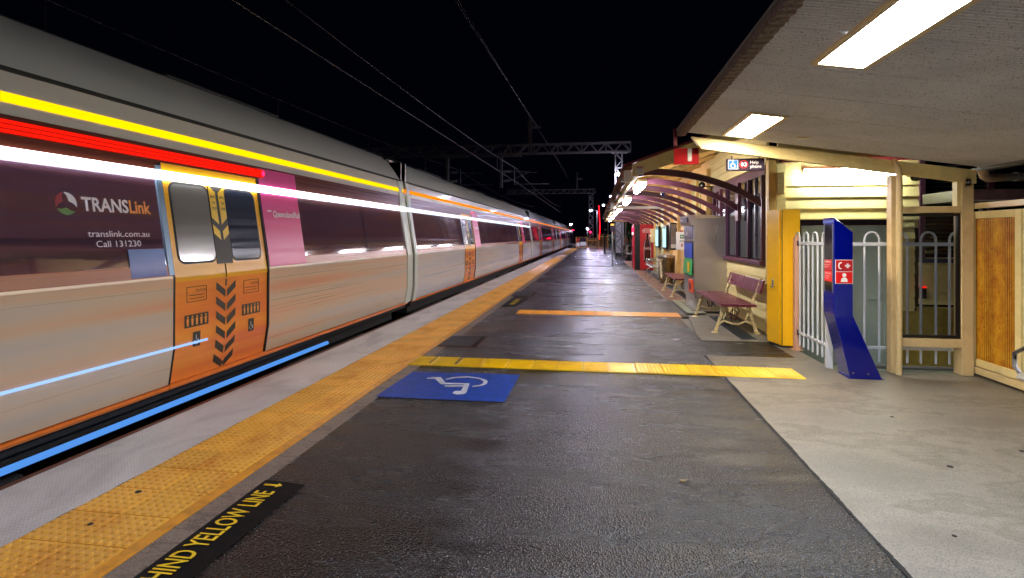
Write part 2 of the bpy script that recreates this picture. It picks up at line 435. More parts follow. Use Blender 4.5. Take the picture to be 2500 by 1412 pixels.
cross_strip(-1.50, .306, 10, 10.36, 10.86, TACO, 'far', 8, mat('pale_grout', 'c98a4a', .5))
# black saw cuts over the drain pit in the near strip
for (xa, xb) in ((-1.90, -1.885), (-1.60, -1.575)):
    m = MB().box(xa, xb, 6.14, 6.48, .010, .0165).build('saw_cut', BLACK, cs)

# ------------------------------------------------------------ painted ground marks
def sheet(pts, z, name, m, parent=None, th=.0):
    b = MB().add([(p[0], p[1], z) for p in pts], [tuple(range(len(pts)))])
    return b.build(name, m, parent, fix=False)
r = thing('painted_wheelchair_space', 'blue painted rectangle with white wheelchair symbol on the asphalt', 'floor marking', (-1.42, 5.3, 0))
def rel(r, pts): return [(p[0]-r.location.x, p[1]-r.location.y) for p in pts]
sheet(rel(r, [(-2.003, 4.80), (-.797, 4.82), (-.792, 5.80), (-1.965, 5.75)]), .004, 'blue_panel', BLUEP, r)
A = [(-1.733, 5.508), (-1.594, 5.559), (-1.488, 5.349), (-1.24, 5.367), (-1.2, 5.047), (-1.211, 4.992), (-1.269, 4.969), (-1.314, 4.993), (-1.328, 5.033), (-1.312, 5.08), (-1.263, 5.087), (-1.275, 5.24), (-1.461, 5.212), (-1.466, 5.259), (-1.283, 5.287), (-1.29, 5.318), (-1.521, 5.291), (-1.63, 5.479), (-1.712, 5.467)]
B_ = [(-1.528, 5.495), (-1.464, 5.579), (-1.334, 5.629), (-1.191, 5.59), (-1.099, 5.516), (-1.07, 5.449), (-1.073, 5.351), (-1.113, 5.291), (-1.187, 5.24), (-1.188, 5.28), (-1.133, 5.315), (-1.107, 5.387), (-1.117, 5.456), (-1.182, 5.547), (-1.308, 5.587), (-1.432, 5.545), (-1.51, 5.453)]
sheet(rel(r, A), .008, 'wheelchair_figure', WPT, r); sheet(rel(r, B_), .008, 'wheel_arc', WPT, r)
def stencil(x0, x1, y0, y1, s, tx, ty1, hh, ww, label, arrow=True):
    r = thing('stencilled_warning', label, 'floor marking', ((x0+x1)/2, (y0+y1)/2, 0), 0, 'stencilled warnings along the yellow line')
    ox, oy = r.location.x, r.location.y
    pts = [(x0, y0), (x1-.05, y0), (x1, (y0+y1)/2), (x1+.02, y1-.03), (x0, y1)]
    sheet([(a-ox, b-oy) for a, b in pts], .0035, 'black_panel', BPATCH, r)
    txt('lettering', s, YTXT, r, (tx-ox, ty1-oy, .006), (0, 1, 0), (-1, 0, 0), h=hh, w=ww, align='R', off=.012)
    if arrow:
        ay = ty1+.075-oy; ax = tx-ox
        MB().add([(ax-.115, ay-.010, .0075), (ax-.115, ay+.010, .0075), (ax-.035, ay+.010, .0075), (ax-.035, ay+.028, .0075), (ax, ay, .0075), (ax-.035, ay-.028, .0075), (ax-.035, ay-.010, .0075)], [(0, 1, 2, 3, 4, 5, 6)]).build('arrow', YTXT, r, fix=False)
stencil(-1.975, -1.72, 1.3, 3.07, 'BEHIND YELLOW LINE', -1.825, 2.925, .115, .93, 'near black panel with yellow stencilled words and an arrow beside the yellow line')
stencil(-1.96, -1.60, 11.35, 13.1, 'BEHIND YELLOW LINE', -1.72, 12.75, .115, 1.05, 'far small black panel with yellow stencilled words beyond the orange tactile strip', arrow=False)
# pit covers beside the yellow line
def pit(x0, x1, y0, y1, label):
    r = thing('pit_cover', label, 'pit cover', ((x0+x1)/2, (y0+y1)/2, 0)); w = (x1-x0)/2; L = (y1-y0)/2
    MB().box(-w, w, -L, L, -.02, .004).build('frame', NOSE, r)
    MB().box(-w+.015, w-.09, -L+.015, L-.015, .004, .009).build('cover_plate', mat('pit_plate_%d' % int(y0*10), '2b2b30', .45, .3, var=.3, bump=.6, bs=90), r)
    MB().box(w-.08, w-.015, -L+.015, L-.015, .004, .007).build('cover_plate', BPATCH, r)
pit(-2.10, -1.56, 7.15, 7.92, 'dark steel pit cover just beyond the bright yellow tactile strip')
pit(-2.06, -1.50, 13.4, 14.4, 'dark steel pit cover beyond the far stencilled warning')
for i, (x, y_, rr) in enumerate([(1.62, 8.1, .045), (1.22, 10.15, .05), (1.22, 12.6, .05), (1.18, 15.6, .05)]):
    o = MB().lathe([(rr, .0), (rr, .006), (rr*.8, .008), (0, .008)], n=16).build('survey_stud', CONC_P, loc=(x if i else 1.15, y_, .001))
    tag(o, ['round pale stud in the asphalt nearest the yellow cabinet', 'round pale stud just before the orange tactile strip', 'round pale stud beyond the orange tactile strip', 'round pale stud farthest along the asphalt beside the second bench'][i], 'stud', 'round studs set in the asphalt')
# leaves, gum and stones on the ground
GUM = mat('old_gum', '1d1a17', .8)
spots = [(2.25, 3.9, .02), (2.9, 4.25, .02), (2.35, 3.25, .018), (2.0, 2.62, .02), (2.75, 3.35, .016), (2.4, 4.9, .015), (1.75, 3.0, .012), (-3.1, 2.15, .02), (-2.6, 2.8, .02), (-2.55, 2.45, .015)]
m = MB()
for x, y_, rr in spots: m.lathe([(rr, 0), (rr*.8, .003), (0, .003)], x, y_, 9)
for v in range(len(m.v)): m.v[v] = (m.v[v][0], m.v[v][1], m.v[v][2]+(.003 if m.v[v][0] > 0 else (.009 if m.v[v][0] > -2.79 else .001)))
tag(m.build('chewing_gum_spots', GUM), kind='stuff')
LEAF = mat('dry_leaf', '6e5a34', .6, var=.3)
for i, (x, y_, a) in enumerate([(.52, 3.42, .3), (-1.72, 24.5, 1.2), (-1.5, 8.5, .9)]):
    o = MB().prism([(-.022, 0), (-.006, .011), (.012, .012), (.026, .002), (.012, -.010), (-.008, -.012)], .003, .012, 'z').build('fallen_leaf', LEAF, loc=(x, y_, 0)); o.rotation_euler = (.1, .05, a)
    tag(o, ['small dry leaf lying on the wet asphalt in the foreground', 'yellow leaf lying beside the far tactile strip', 'brown leaf beside the pit cover'][i], 'leaf')

# ------------------------------------------------------------ train
PROF = [(.10, 1.34), (.45, 1.395), (1.10, 1.40), (1.95, 1.27), (2.30, 1.225), (2.60, 1.19), (2.67, 1.16), (2.85, 1.04), (3.00, .92), (3.12, .78), (3.20, .60), (3.25, .30), (3.26, 0)]
def hw(z):
    for (a, x), (b, y_) in zip(PROF, PROF[1:]):
        if z <= b: return x+(y_-x)*(z-a)/(b-a)
    return 0
def side(m, y0, y1, z0, z1, o0, o1, sgn=1, ny=1):
    zs = [z0]+[p[0] for p in PROF if z0 < p[0] < z1]+[z1]
    pts = [(sgn*(hw(z)+o1), z) for z in zs]+[(sgn*(hw(z)+o0), z) for z in reversed(zs)]
    m.prism(pts, y0, y1)
def streak(name, cols, rough=.3, metal=.5, aniso=.8, zs=22, ys=.12, bandamt=.55, coat=0.):
    """long horizontally brushed finish: fine bands that run along the car"""
    t = NT(name)
    a = t.noise(t.pos((3, ys*.8, zs*.32)), 1.0, 3, .5); b = t.noise(t.pos((6, ys*2, zs*2.2)), 1.0, 3, .5); d = t.noise(t.pos((.6, .18, .9)), 1.3, 3, .5)
    f = t.math('ADD', t.math('MULTIPLY', a, .50), t.math('MULTIPLY', b, .07)); f = t.math('ADD', f, t.math('MULTIPLY', d, .43))
    n = len(cols); col = t.ramp(f, [(.34+.32*i/(max(1, n-1)), rgb(cc)) for i, cc in enumerate(cols)])
    r = t.ramp(b, [(.3, g1(rough-.06)), (.7, g1(rough+.08))])
    p = t.bsdf(col, r, metal, None, Anisotropic=aniso, Coat_Weight=coat)
    tg = t.n('ShaderNodeCombineXYZ'); tg.inputs[1].default_value = 1.0
    t.l(tg.outputs[0], p.inputs['Tangent'])
    return t.m
T_BODY = streak('brushed_body_side', ['c6bab0', 'd0bfae', 'd8bc9e', 'dfb390', 'e2a480'], .32, .12, coat=.35)
T_BODY2 = streak('brushed_body_side_grey', ['b9b2b8', 'c6bfc0', 'd0c8c0', 'd6c4b4', 'dcb8a0'], .32, .12, coat=.35)
T_ROOF = streak('brushed_roof_side', ['dcdad0', 'e6e4da', 'eeece2'], .34, .15, .6, 6, coat=.6)
T_UPPER = streak('brushed_upper_side', ['cfc6b4', 'dfd6c4', 'e6decc'], .34, .12, .6, 14, coat=.6)
T_DARKROOF = mat('dark_roof', '3a3a32', .6, var=.2)
T_RED = streak('red_streak_surround', ['7c1408', 'a31a0a', 'b02c14'], .3, .0, .6, 30)
T_MAR = streak('maroon_upper_band', ['5c2a1e', '6d3524', '743a36'], .3, .1, .6, 30)
T_BROWN = streak('brown_band', ['6e3012', '8a4418', 'a0541c', '6a3060'], .3, .1, .6, 30)
T_YEL = mat('yellow_stripe_vinyl', 'ffae00', .35, var=.04, Emission_Strength=0)
T_ORG = streak('orange_door_panel', ['ee7a2c', 'f79a34', 'f08238', 'ea6848'], .35, .0, .6, 16, coat=.3)
T_ORG_UP = streak('amber_door_surround', ['eea012', 'f5b018', 'eea42a'], .33, .0, .6, 14)
T_PINK = streak('pink_vinyl_panel', ['d41f5e', 'e0347a', 'e85a9c'], .35, .0, .6, 10)
T_PURPLE = streak('purple_blue_vinyl', ['3c2a7a', '3a52a0', '2f74b4'], .35, .0, .6, 8)
T_FRAME = mat('pale_blue_window_frame', '7d93a8', .35, .3)
T_GREYW = streak('grey_door_glass', ['6e6a66', '827d76', '8f8a82'], .2, .1, .5, 5, coat=.4)
T_DARKW = streak('dark_door_glass', ['2a2c38', '37394a', '3f4656'], .16, .1, .5, 10, coat=.6)
T_CHEV = mat('chevron_yellow_vinyl', 'f0c010', .4, var=.05)
T_CHEVB = mat('chevron_black_vinyl', '3a3226', .5, var=.1)
T_UNDER = mat('underframe_grime', '171310', .8, var=.4, vs=6)
T_STEP = mat('orange_sill_vinyl', 'f07a1a', .4, var=.15)
T_LOGOW = mat('logo_white', 'e4dede', .4, var=.03); T_LOGOO = mat('logo_orange', 'f09a3c', .4, var=.03)
T_LOGOG = mat('logo_green', '5d8a3c', .4); T_LOGOR = mat('logo_red', '9c2434', .4)
T_STEELBAR = mat('polished_sill', 'b9c4d4', .18, 1.0)
def glass(name, tint, mixf=.62, rough=.045):
    t = NT(name); tr = t.n('ShaderNodeBsdfTransparent'); tr.inputs[0].default_value = tint
    p = t.n('ShaderNodeBsdfPrincipled'); 
    a = t.noise(t.pos((2, .10, 7)), 1., 4, .6)
    col = t.ramp(a, [(.34, rgb('4a3a4a')), (.44, rgb('7a505a')), (.52, rgb('6a5468')), (.60, rgb('8a5a50')), (.68, rgb('6c6a74'))]); t.l(col, p.inputs['Base Color'])
    p.inputs['Roughness'].default_value = rough; p.inputs['Anisotropic'].default_value = .6; p.inputs['Specular IOR Level'].default_value = 1.0
    p.inputs['IOR'].default_value = 1.8
    tg = t.n('ShaderNodeCombineXYZ'); tg.inputs[1].default_value = 1.0; t.l(tg.outputs[0], p.inputs['Tangent'])
    mx = t.n('ShaderNodeMixShader'); mx.inputs[0].default_value = mixf; t.l(tr.outputs[0], mx.inputs[1]); t.l(p.outputs[0], mx.inputs[2]); t.l(mx.outputs[0], t.o.inputs[0])
    return t.m
T_GLASS = glass('tinted_train_glass', (.62, .52, .60, 1))
T_INT = streak('interior_wall_lining', ['5c4046', '7a5a52', '86644e'], .6, .0, 0, 4)
T_SEAT1 = mat('purple_seat_fabric', '4a3c7a', .8, var=.2); T_SEAT2 = mat('orange_seat_back', 'a04a1e', .7, var=.2)
T_PILLAR = mat('pale_end_pillar', 'c9ccbc', .35, var=.06)
T_CEILI = mat('interior_ceiling', 'b7b2ae', .6)

def carriage(y0, L, label, doors, near=False, full=True, bodym=T_BODY2, tail=False):
    r = thing('train_carriage', label, 'train carriage', (-5.15, y0, 0), 0, 'carriages of the passing train')
    e = .10
    for ya in (e-.005, L-e-.17):
        m = MB(); side(m, ya, ya+.175, .12, 2.62, -.02, .016); m.build('end_pillar', T_PILLAR, r)
    # body sides with door gaps
    segs = []; a = e
    for d in doors: segs.append((a, d-.72)); a = d+.72
    segs.append((a, L-e))
    for sg in (1, -1):
        m = MB()
        for s0, s1 in segs: side(m, s0, s1, .14, 1.12, -.05, 0, sg)
        b = m.build('side_panel', bodym, r); tag(b, kind='stuff') if False else None
        m = MB(); side(m, e, L-e, 2.30, 2.60, -.05, 0, sg); m.build('upper_panel', T_UPPER, r)
        m = MB(); side(m, e, L-e, 2.15, 2.30, -.05, .002, sg); m.build('cantrail_band', T_MAR, r)
    # roof shell
    pts = [(hw(z)+0, z) for z, _ in PROF if z >= 2.6]; top = pts + [(-x, z) for x, z in reversed(pts[:-1])]
    inner = [(x*.95, z-.05) for x, z in reversed(top)]
    zs1 = [p for p in pts if p[1] <= 3.125]
    for sg in (1, -1):
        q = [(sg*x, z) for x, z in zs1]; q2 = [(sg*x*.94, z-.02) for x, z in reversed(zs1)]
        MB().prism(q+q2, e, L-e).build('roof_cove', T_ROOF, r, smooth=True)
    tp = [(x, z) for x, z in pts if z >= 3.12]; tp = tp+[(-x, z) for x, z in reversed(tp[:-1])]
    MB().prism(tp+[(x*.9, z-.06) for x, z in reversed(tp)], e, L-e).build('roof', T_DARKROOF, r, smooth=True)
    for k in range(3):
        yy = L*(.2+.3*k); MB().box(-.45, .45, yy-1.1, yy+1.1, 3.24, 3.30).build('roof_unit', T_DARKROOF, r, bevel=.04)
    m = MB(); side(m, e, L-e, 2.60, 2.635, -.01, .022); m.build('gutter', T_DARKROOF, r)
    m = MB(); side(m, .0, L, 2.385, 2.455, -.01, .006); m.build('yellow_streak_bar', L_AMBER if near else L_AMBER2, r)  # glowing bar added to stand in for the yellow light streak
    # floor, inner wall, ceiling
    MB().box(-1.3, 1.3, e, L-e, .02, .12).build('floor', T_UNDER, r)
    MB().box(-1.05, 1.05, e+.1, L-e-.1, 2.32, 2.36).build('interior_ceiling', T_CEILI, r)
    MB().box(-1.20, 1.20, e-.04, e, .12, 3.0).build('end_wall', T_UPPER, r)
    MB().box(-1.20, 1.20, L-e, L-e+.04, .12, 3.0).build('end_wall', T_UPPER, r)
    m = MB(); side(m, e, L-e, 1.14, 2.14, -.12, -.06, -1); m.build('interior_wall', T_INT, r)
    if full:
        MB().tube([(1.02, .5, 2.135), (1.02, L-.5, 2.135)], .052 if near else .03, 8).build('ceiling_light_tube', L_TRAIN, r)
        # seats
        m = MB(); side(m, .0, L, 1.995, 2.075, -.01, .022); m.build('white_streak_bar', L_STRIP if near else L_STRIP2, r)  # glowing strip added as the white light streak; also lights the platform edge
        sm = MB(); sm.box(-.45, .45, -.22, .22, .42, .52)
        sme = sm.mesh('seat_cushion', T_SEAT1); bm_ = MB(); bm_.hexa([(-.45, .16, .5), (.45, .16, .5), (.45, .24, .5), (-.45, .24, .5)], [(-.42, .24, 1.28), (.42, .24, 1.28), (.42, .30, 1.28), (-.42, .30, 1.28)])
        bme = bm_.mesh('seat_back', T_SEAT2)
        yy = .9
        while yy < L-.8:
            if all(abs(yy-d) > 1.15 for d in doors):
                inst('seat_cushion', sme, r, (.72, yy, 0)); inst('seat_back', bme, r, (.72, yy, 0))
                inst('seat_back', bme, r, (-.72, yy, 0))
            yy += .9
    # windows between doors
    wm = {}
    for s0, s1 in segs:
        span = s1-s0
        if span < .5: continue
        pk = .85 if s0 > e+.1 else .12      # pink vinyl beyond each door
        a0 = s0+(pk if s0 > e+.1 else .12); a1 = s1-.06
        n = max(1, round((a1-a0)/1.75)); w = (a1-a0)/n
        for sg in (1, -1):
            m = MB(); side(m, s0, s1, 1.12, 1.22, -.05, .001, sg); m.build('window_sill_band', T_BROWN, r)
            m = MB(); side(m, s0, s1, 2.06, 2.15, -.05, .0, sg); m.build('window_head', T_MAR, r)
        for i in range(n):
            key = round(w, 3)
            if key not in wm:
                q = MB(); side(q, .012, w-.012, 1.225, 2.055, -.012, -.004); wm[key] = q.mesh('window_pane', T_GLASS)
            inst('window_pane', wm[key], r, (0, a0+i*w, 0))
            if i:
                m = MB(); side(m, a0+i*w-.03, a0+i*w+.03, 1.22, 2.06, -.05, -.014); m.build('window_pillar', BLACK, r)
        if s0 > e+.1:
            m = MB(); side(m, s0+.03, s0+pk-.01, 1.13, 2.28, -.02, .006); pp = m.build('pink_panel', T_PINK, r)
            if full:
                yy = s0+.09
                MB().add([(hw(1.74)+.0085, yy+.02, 1.70), (hw(1.74)+.0085, yy+.10, 1.70), (hw(1.80)+.0085, yy+.12, 1.79), (hw(1.80)+.0085, yy+.04, 1.79)], [(0, 1, 2, 3)]).build('rail_logo', T_LOGOW, pp, fix=False)
                txt('logo_letters', 'QR', T_PINK, pp, (hw(1.715)+.0095, yy+.045, 1.722), (0, 1, 0), (-.12, 0, 1), h=.045, off=.02)
                txt('rail_lettering', 'QueenslandRail', T_LOGOW, pp, (hw(1.71)+.008, yy+.14, 1.715), (0, 1, 0), (-.12, 0, 1), h=.075, w=.60, off=.012)
        if near and s1 < L-1 and s1 > 8:
            m = MB(); side(m, s1-.46, s1-.08, 1.13, 1.37, -.02, .002); m.build('purple_panel', T_PURPLE, r)
        m = MB(); side(m, s1-.06, s1, 1.13, 2.12, -.03, .006); m.build('pale_frame_post', T_FRAME, r)
    # doors
    for d in doors:
        for sg in ((1,) if True else (1, -1)):
            m = MB(); side(m, d-.72, d+.72, .14, 1.06, -.06, -.018, sg); lo = m.build('door_lower', T_ORG, r)
            m = MB(); side(m, d-.72, d+.72, 2.06, 2.15, -.06, -.010, sg); m.build('door_header', T_ORG_UP, r)
            for s_ in (-1, 1):
                q0, q1 = (d-.72, d-.01) if s_ < 0 else (d+.01, d+.72)
                # leaf surround built as frame pieces round its window
                lf = MB(); side(lf, q0, q0+(.11 if s_ < 0 else .13), 1.06, 2.06, -.05, -.012, sg)
                side(lf, q1-(.13 if s_ < 0 else .11), q1, 1.06, 2.06, -.05, -.012, sg); side(lf, q0, q1, 1.06, 1.24, -.05, -.0125, sg); side(lf, q0, q1, 1.98, 2.06, -.05, -.0125, sg)
                leaf = lf.build('door_leaf', T_ORG_UP, r)
                wy0, wy1 = q0+(.10 if s_ < 0 else .12), q1-(.12 if s_ < 0 else .10)
                for grow, nm_, mm_, of in ((.022, 'rubber_seal', RUBBER, -.0105), (.0, 'door_window', T_GREYW if s_ < 0 else T_DARKW, -.0075)):
                    ya, yb, za, zb, rr = wy0-grow, wy1+grow, 1.24-grow, 1.97+grow, .07+grow
                    P2 = []
                    for cy_, cz_2, a_ in ((yb-rr, zb-rr, 0), (ya+rr, zb-rr, PI/2), (ya+rr, za+rr, PI), (yb-rr, za+rr, 1.5*PI)):
                        for i_ in range(6): P2.append((cy_+rr*math.cos(a_+i_*PI/10), cz_2+rr*math.sin(a_+i_*PI/10)))
                    wv = MB(); n_ = len(P2)
                    wv.add([(hw(z_)+of, y_, z_) for y_, z_ in P2]+[(hw(z_)+of-.006, y_, z_) for y_, z_ in P2], [tuple(range(n_))]+[(i_, i_+n_, (i_+1) % n_+n_, (i_+1) % n_) for i_ in range(n_)])
                    wv.build(nm_, mm_, leaf)
            # chevrons over the closing edge
            if sg > 0:
                cv_ = MB(); side(cv_, d-.12, d+.12, 1.20, 2.04, -.02, -.006); cb = cv_.build('chevron_strip', T_CHEVB, r)
                for s_ in (-1, 1):
                    u0, u1 = d+s_*.115, d+s_*.02
                    def P(y_, z, o=-.003): return (hw(z)+o, y_, z)
                    MB().add([P(u0, 2.0), P(u1, 1.93), P(u1, 1.60), P(u0, 1.67)], [(0, 1, 2, 3)]).build('yellow_flag', T_CHEV, cb, fix=False)
                    MB().add([P(u0, 1.60), P(u1, 1.53), P(u1, 1.44), P(u0, 1.51)], [(0, 1, 2, 3)]).build('yellow_flag', T_CHEV, cb, fix=False)
                    if full:
                        for w_, zz in (('MIND', 1.87), ('THE', 1.81), ('STEP', 1.75)):
                            txt('warning_word', w_, T_CHEVB, cb, (hw(zz)+.0005, (u0+u1)/2, zz), (0, 1, 0), (-.12, 0, 1), h=.026, w=.07 if w_ != 'THE' else .05, align='C', off=.01)
                for k in range(6):
                    z1_ = 1.02-k*.145
                    for s_ in (-1, 1):
                        u0, u1 = d+s_*.15, d+s_*.012
                        MB().add([P(u0, z1_, -.014), P(u1, z1_-.09, -.014), P(u1, z1_-.165, -.014), P(u0, z1_-.075, -.014)], [(0, 1, 2, 3)]).build('dark_chevron', T_CHEVB, lo, fix=False)
                MB().add([P(d-.012, 1.04, -.0145), P(d+.012, 1.04, -.0145), P(d+.012, .16, -.0145), P(d-.012, .16, -.0145)], [(0, 1, 2, 3)]).build('door_seam', T_CHEVB, lo, fix=False)
                if full:
                    for s_ in (-1, 1):
                        yc = d+s_*.42
                        MB().add([P(yc-.16, .62, -.014), P(yc+.16, .62, -.014), P(yc+.16, .74, -.014), P(yc-.16, .74, -.014)], [(0, 1, 2, 3)]).build('pictogram_sign', T_CHEVB, lo, fix=False)
                        for q, dx in enumerate((-.12, -.06, 0, .06, .12)):
                            fg = MB(); zc = .68
                            x_ = hw(zc)-.0125
                            fg.add([(x_, yc+dx+.011*math.cos(t_), zc+.038+.011*math.sin(t_)) for t_ in [i*PI/4 for i in range(8)]], [tuple(range(8))])
                            fg.add([(x_, yc+dx-.016, zc+.022), (x_, yc+dx-.01, zc-.045), (x_, yc+dx+.01, zc-.045), (x_, yc+dx+.016, zc+.022)], [(0, 1, 2, 3)])
                            f_ = fg.build('figure', T_LOGOO, lo, fix=False)
                        MB().add([P(yc-.05, .43, -.014), P(yc+.05, .43, -.014), P(yc+.05, .57, -.014), P(yc-.05, .57, -.014)], [(0, 1, 2, 3)]).build('wheelchair_sign', T_CHEVB, lo, fix=False)
                        wa = MB(); x_ = hw(.5)-.0125
                        wa.tube([(x_, yc-.008+.024*math.cos(t_), .475+.024*math.sin(t_)) for t_ in [PI*.75+i*PI/6 for i in range(9)]], .003, 4)
                        wa.tube([(x_, yc-.008, .54), (x_, yc-.008, .495), (x_, yc+.018, .495), (x_, yc+.026, .462)], .004, 4); wa.build('wheelchair_figure', T_LOGOW, lo)
                        # warning notice
                        nf = MB(); zz = .86
                        for a_, b_ in (((yc-.13, zz), (yc+.13, zz)), ((yc+.13, zz), (yc+.13, zz+.14)), ((yc+.13, zz+.14), (yc-.13, zz+.14)), ((yc-.13, zz+.14), (yc-.13, zz)), ((yc-.10, zz+.03), (yc+.10, zz+.03)), ((yc-.10, zz+.06), (yc+.10, zz+.06))):
                            nf.tube([(hw(.9)-.015, a_[0], a_[1]), (hw(.9)-.015, b_[0], b_[1])], .003, 4)
                        nf.build('notice_outline', T_CHEVB, lo)
                        txt('notice_word', 'CAUTION', T_CHEVB, lo, (hw(.95)-.013, yc-.02, zz+.09), (0, 1, 0), (0, 0, 1), h=.025, w=.14, off=.01)
        for yy in (d-.735, d+.715):
            m = MB(); side(m, yy, yy+.02, .14, 2.15, -.03, .004); m.build('door_edge_seal', RUBBER, r)
        MB().lathe([(.03, -.0), (.025, .01), (0, .012)], n=10).build('added_red_lamp', L_REDI, r, loc=(hw(2.22)+.002, d+.85, 2.22)).rotation_euler = (0, PI/2, 0)  # small red lamps added to strengthen the red glow along the train
        m = MB(); side(m, d-.72, d+.72, .10, .14, -.04, .012); m.build('door_sill', T_STEP, r)
    m = MB(); side(m, e, L-e, .10, .128, -.03, .006); m.build('orange_sill_stripe', T_STEP, r)
    # underframe and bogies
    MB().box(-1.12, 1.12, e+.3, L-e-.3, -.18, .10).build('underframe', T_UNDER, r)
    for yb in (2.6, L-2.6):
        MB().box(-1.0, 1.0, yb-1.3, yb+1.3, -.62, -.30).build('bogie_frame', T_UNDER, r, bevel=.03)
        for wy in (-.9, .9):
            q = MB()
            for sx in (-.6, .6): q.prism([(yb+wy+.42*math.cos(i*PI/9), -.46+.42*math.sin(i*PI/9)) for i in range(18)], sx-.06, sx+.06, 'x')
            q.prism([(yb+wy+.08*math.cos(i*PI/4), -.46+.08*math.sin(i*PI/4)) for i in range(8)], -.6, .6, 'x')
            q.build('wheelset', RAILM, r)
    for k in range(3):
        yy = 6.2+k*3.4
        if yy < L-5: MB().box(-1.2, 1.2, yy-1.2, yy+1.2, -.50, -.18).build('equipment_case', T_UNDER, r, bevel=.03)
    # gangway at the far end
    m = MB(); side(m, L-e, L+e+.05, .12, 2.62, -.12, -.02); m.build('gangway_side', T_PILLAR, r)
    MB().box(-.95, .95, L-e, L+e, .1, 3.05).build('gangway', T_PILLAR, r)
    return r
c1 = carriage(-10.9, 21.8, 'nearest silver train carriage with orange double doors and pink panel beside the platform', (4.6, 16.06), near=True, bodym=T_BODY)
c2 = carriage(11.0, 21.8, 'second train carriage with yellow-framed black chevron doors, passing the orange tactile strip', (5.35, 16.9))
c3 = carriage(32.9, 21.8, 'third train carriage alongside the far end of the long awning', (5.35, 16.9), full=False)
c4 = carriage(54.8, 21.8, 'fourth train carriage, seen small beside the platform end fence', (5.35, 16.9), full=False)
c5 = carriage(76.7, 21.8, 'last train carriage with red tail lights, beyond the platform end', (5.35, 16.9), full=False)
for sx in (-1, 1):
    for z in (.95, 2.5):
        MB().lathe([(.10, 0), (.12, .05), (0, .09)], n=12).build('tail_light', L_REDN, c5, loc=(1.30*sx, 21.9-.05, z))
# first carriage: lettering, drawn-out red display, glowing bars added for light streaks
def onside(y_, z, o=.008): return (hw(z)+o, y_+10.9, z)
def circ_poly(fn, name, m, par):
    MB().add([onside(a, b, -.001) for a, b in fn], [tuple(range(len(fn)))]).build(name, m, par, fix=False)
lg = MB().add([onside(3.40, 1.60, -.003), onside(3.41, 1.60, -.003), onside(3.41, 1.61, -.003)], [(0, 1, 2)])
for nm, mm, a0, a1 in (('white_petal', T_LOGOW, -.3, 1.7), ('red_petal', T_LOGOR, 1.8, 3.5), ('green_petal', T_LOGOG, 3.6, 5.6)):
    pts = []
    for i in range(9):
        t_ = a0+(a1-a0)*i/8; pts.append((3.50+.085*math.cos(t_), 1.72+.085*math.sin(t_)))
    for i in range(9):
        t_ = a1-(a1-a0)*i/8; q = .085-.055*math.sin(PI*i/8); pts.append((3.50+q*math.cos(t_), 1.72+q*math.sin(t_)))
    circ_poly(pts, nm, mm, c1)
txt('operator_lettering', 'TRANS', T_LOGOW, c1, onside(3.62, 1.675, 0), (0, 1, 0), (-.15, 0, 1), h=.105, w=.42, off=.025)
txt('operator_lettering', 'Link', T_LOGOO, c1, onside(4.05, 1.675, 0), (0, 1, 0), (-.15, 0, 1), h=.105, w=.22, off=.025)
txt('web_address', 'translink.com.au', T_LOGOW, c1, onside(3.64, 1.475, 0), (0, 1, 0), (-.15, 0, 1), h=.05, w=.58)
txt('phone_lettering', 'Call 131230', T_LOGOW, c1, onside(3.70, 1.395, 0), (0, 1, 0), (-.15, 0, 1), h=.05, w=.42)
m = MB(); side(m, 12.0, 16.9, 2.165, 2.27, -.01, .008); dsp = m.build('display_light_streak', T_RED, c1)  # display drawn out lengthwise, standing in for its smeared red light
q = MB()
for i in range(400):
    for j in range(3):
        yy = 12.03+i*.0122; z = 2.172+j*.033
        q.add([(hw(z)+.0095, yy, z), (hw(z)+.0095, yy+.0075, z), (hw(z+.027)+.0095, yy+.0075, z+.027), (hw(z+.027)+.0095, yy, z+.027)], [(0, 1, 2, 3)])
tag(q.build('streak_led_dots', L_RED, dsp, fix=False), kind='stuff')
m = MB().tube([(hw(.49)+.012, 10.9, .475), (hw(.49)+.012, 15.75, .475)], .011, 8); m.build('pale_streak_bar', L_BLUEW, c1)  # glowing bar added in place of the pale light streak
m = MB().tube([(hw(.12)+.05, 10.9, -.03), (hw(.12)+.05, 18.2, -.03)], .026, 8); m.build('blue_streak_bar', emit('blue_streak_glow', '4f8cdc', .42), c1)  # glowing tube added in place of the low blue light streak
m = MB(); side(m, 10.9, 21.5, -.02 if False else .10, .105, .0, .05); m.build('step_rail', T_STEELBAR, c1)

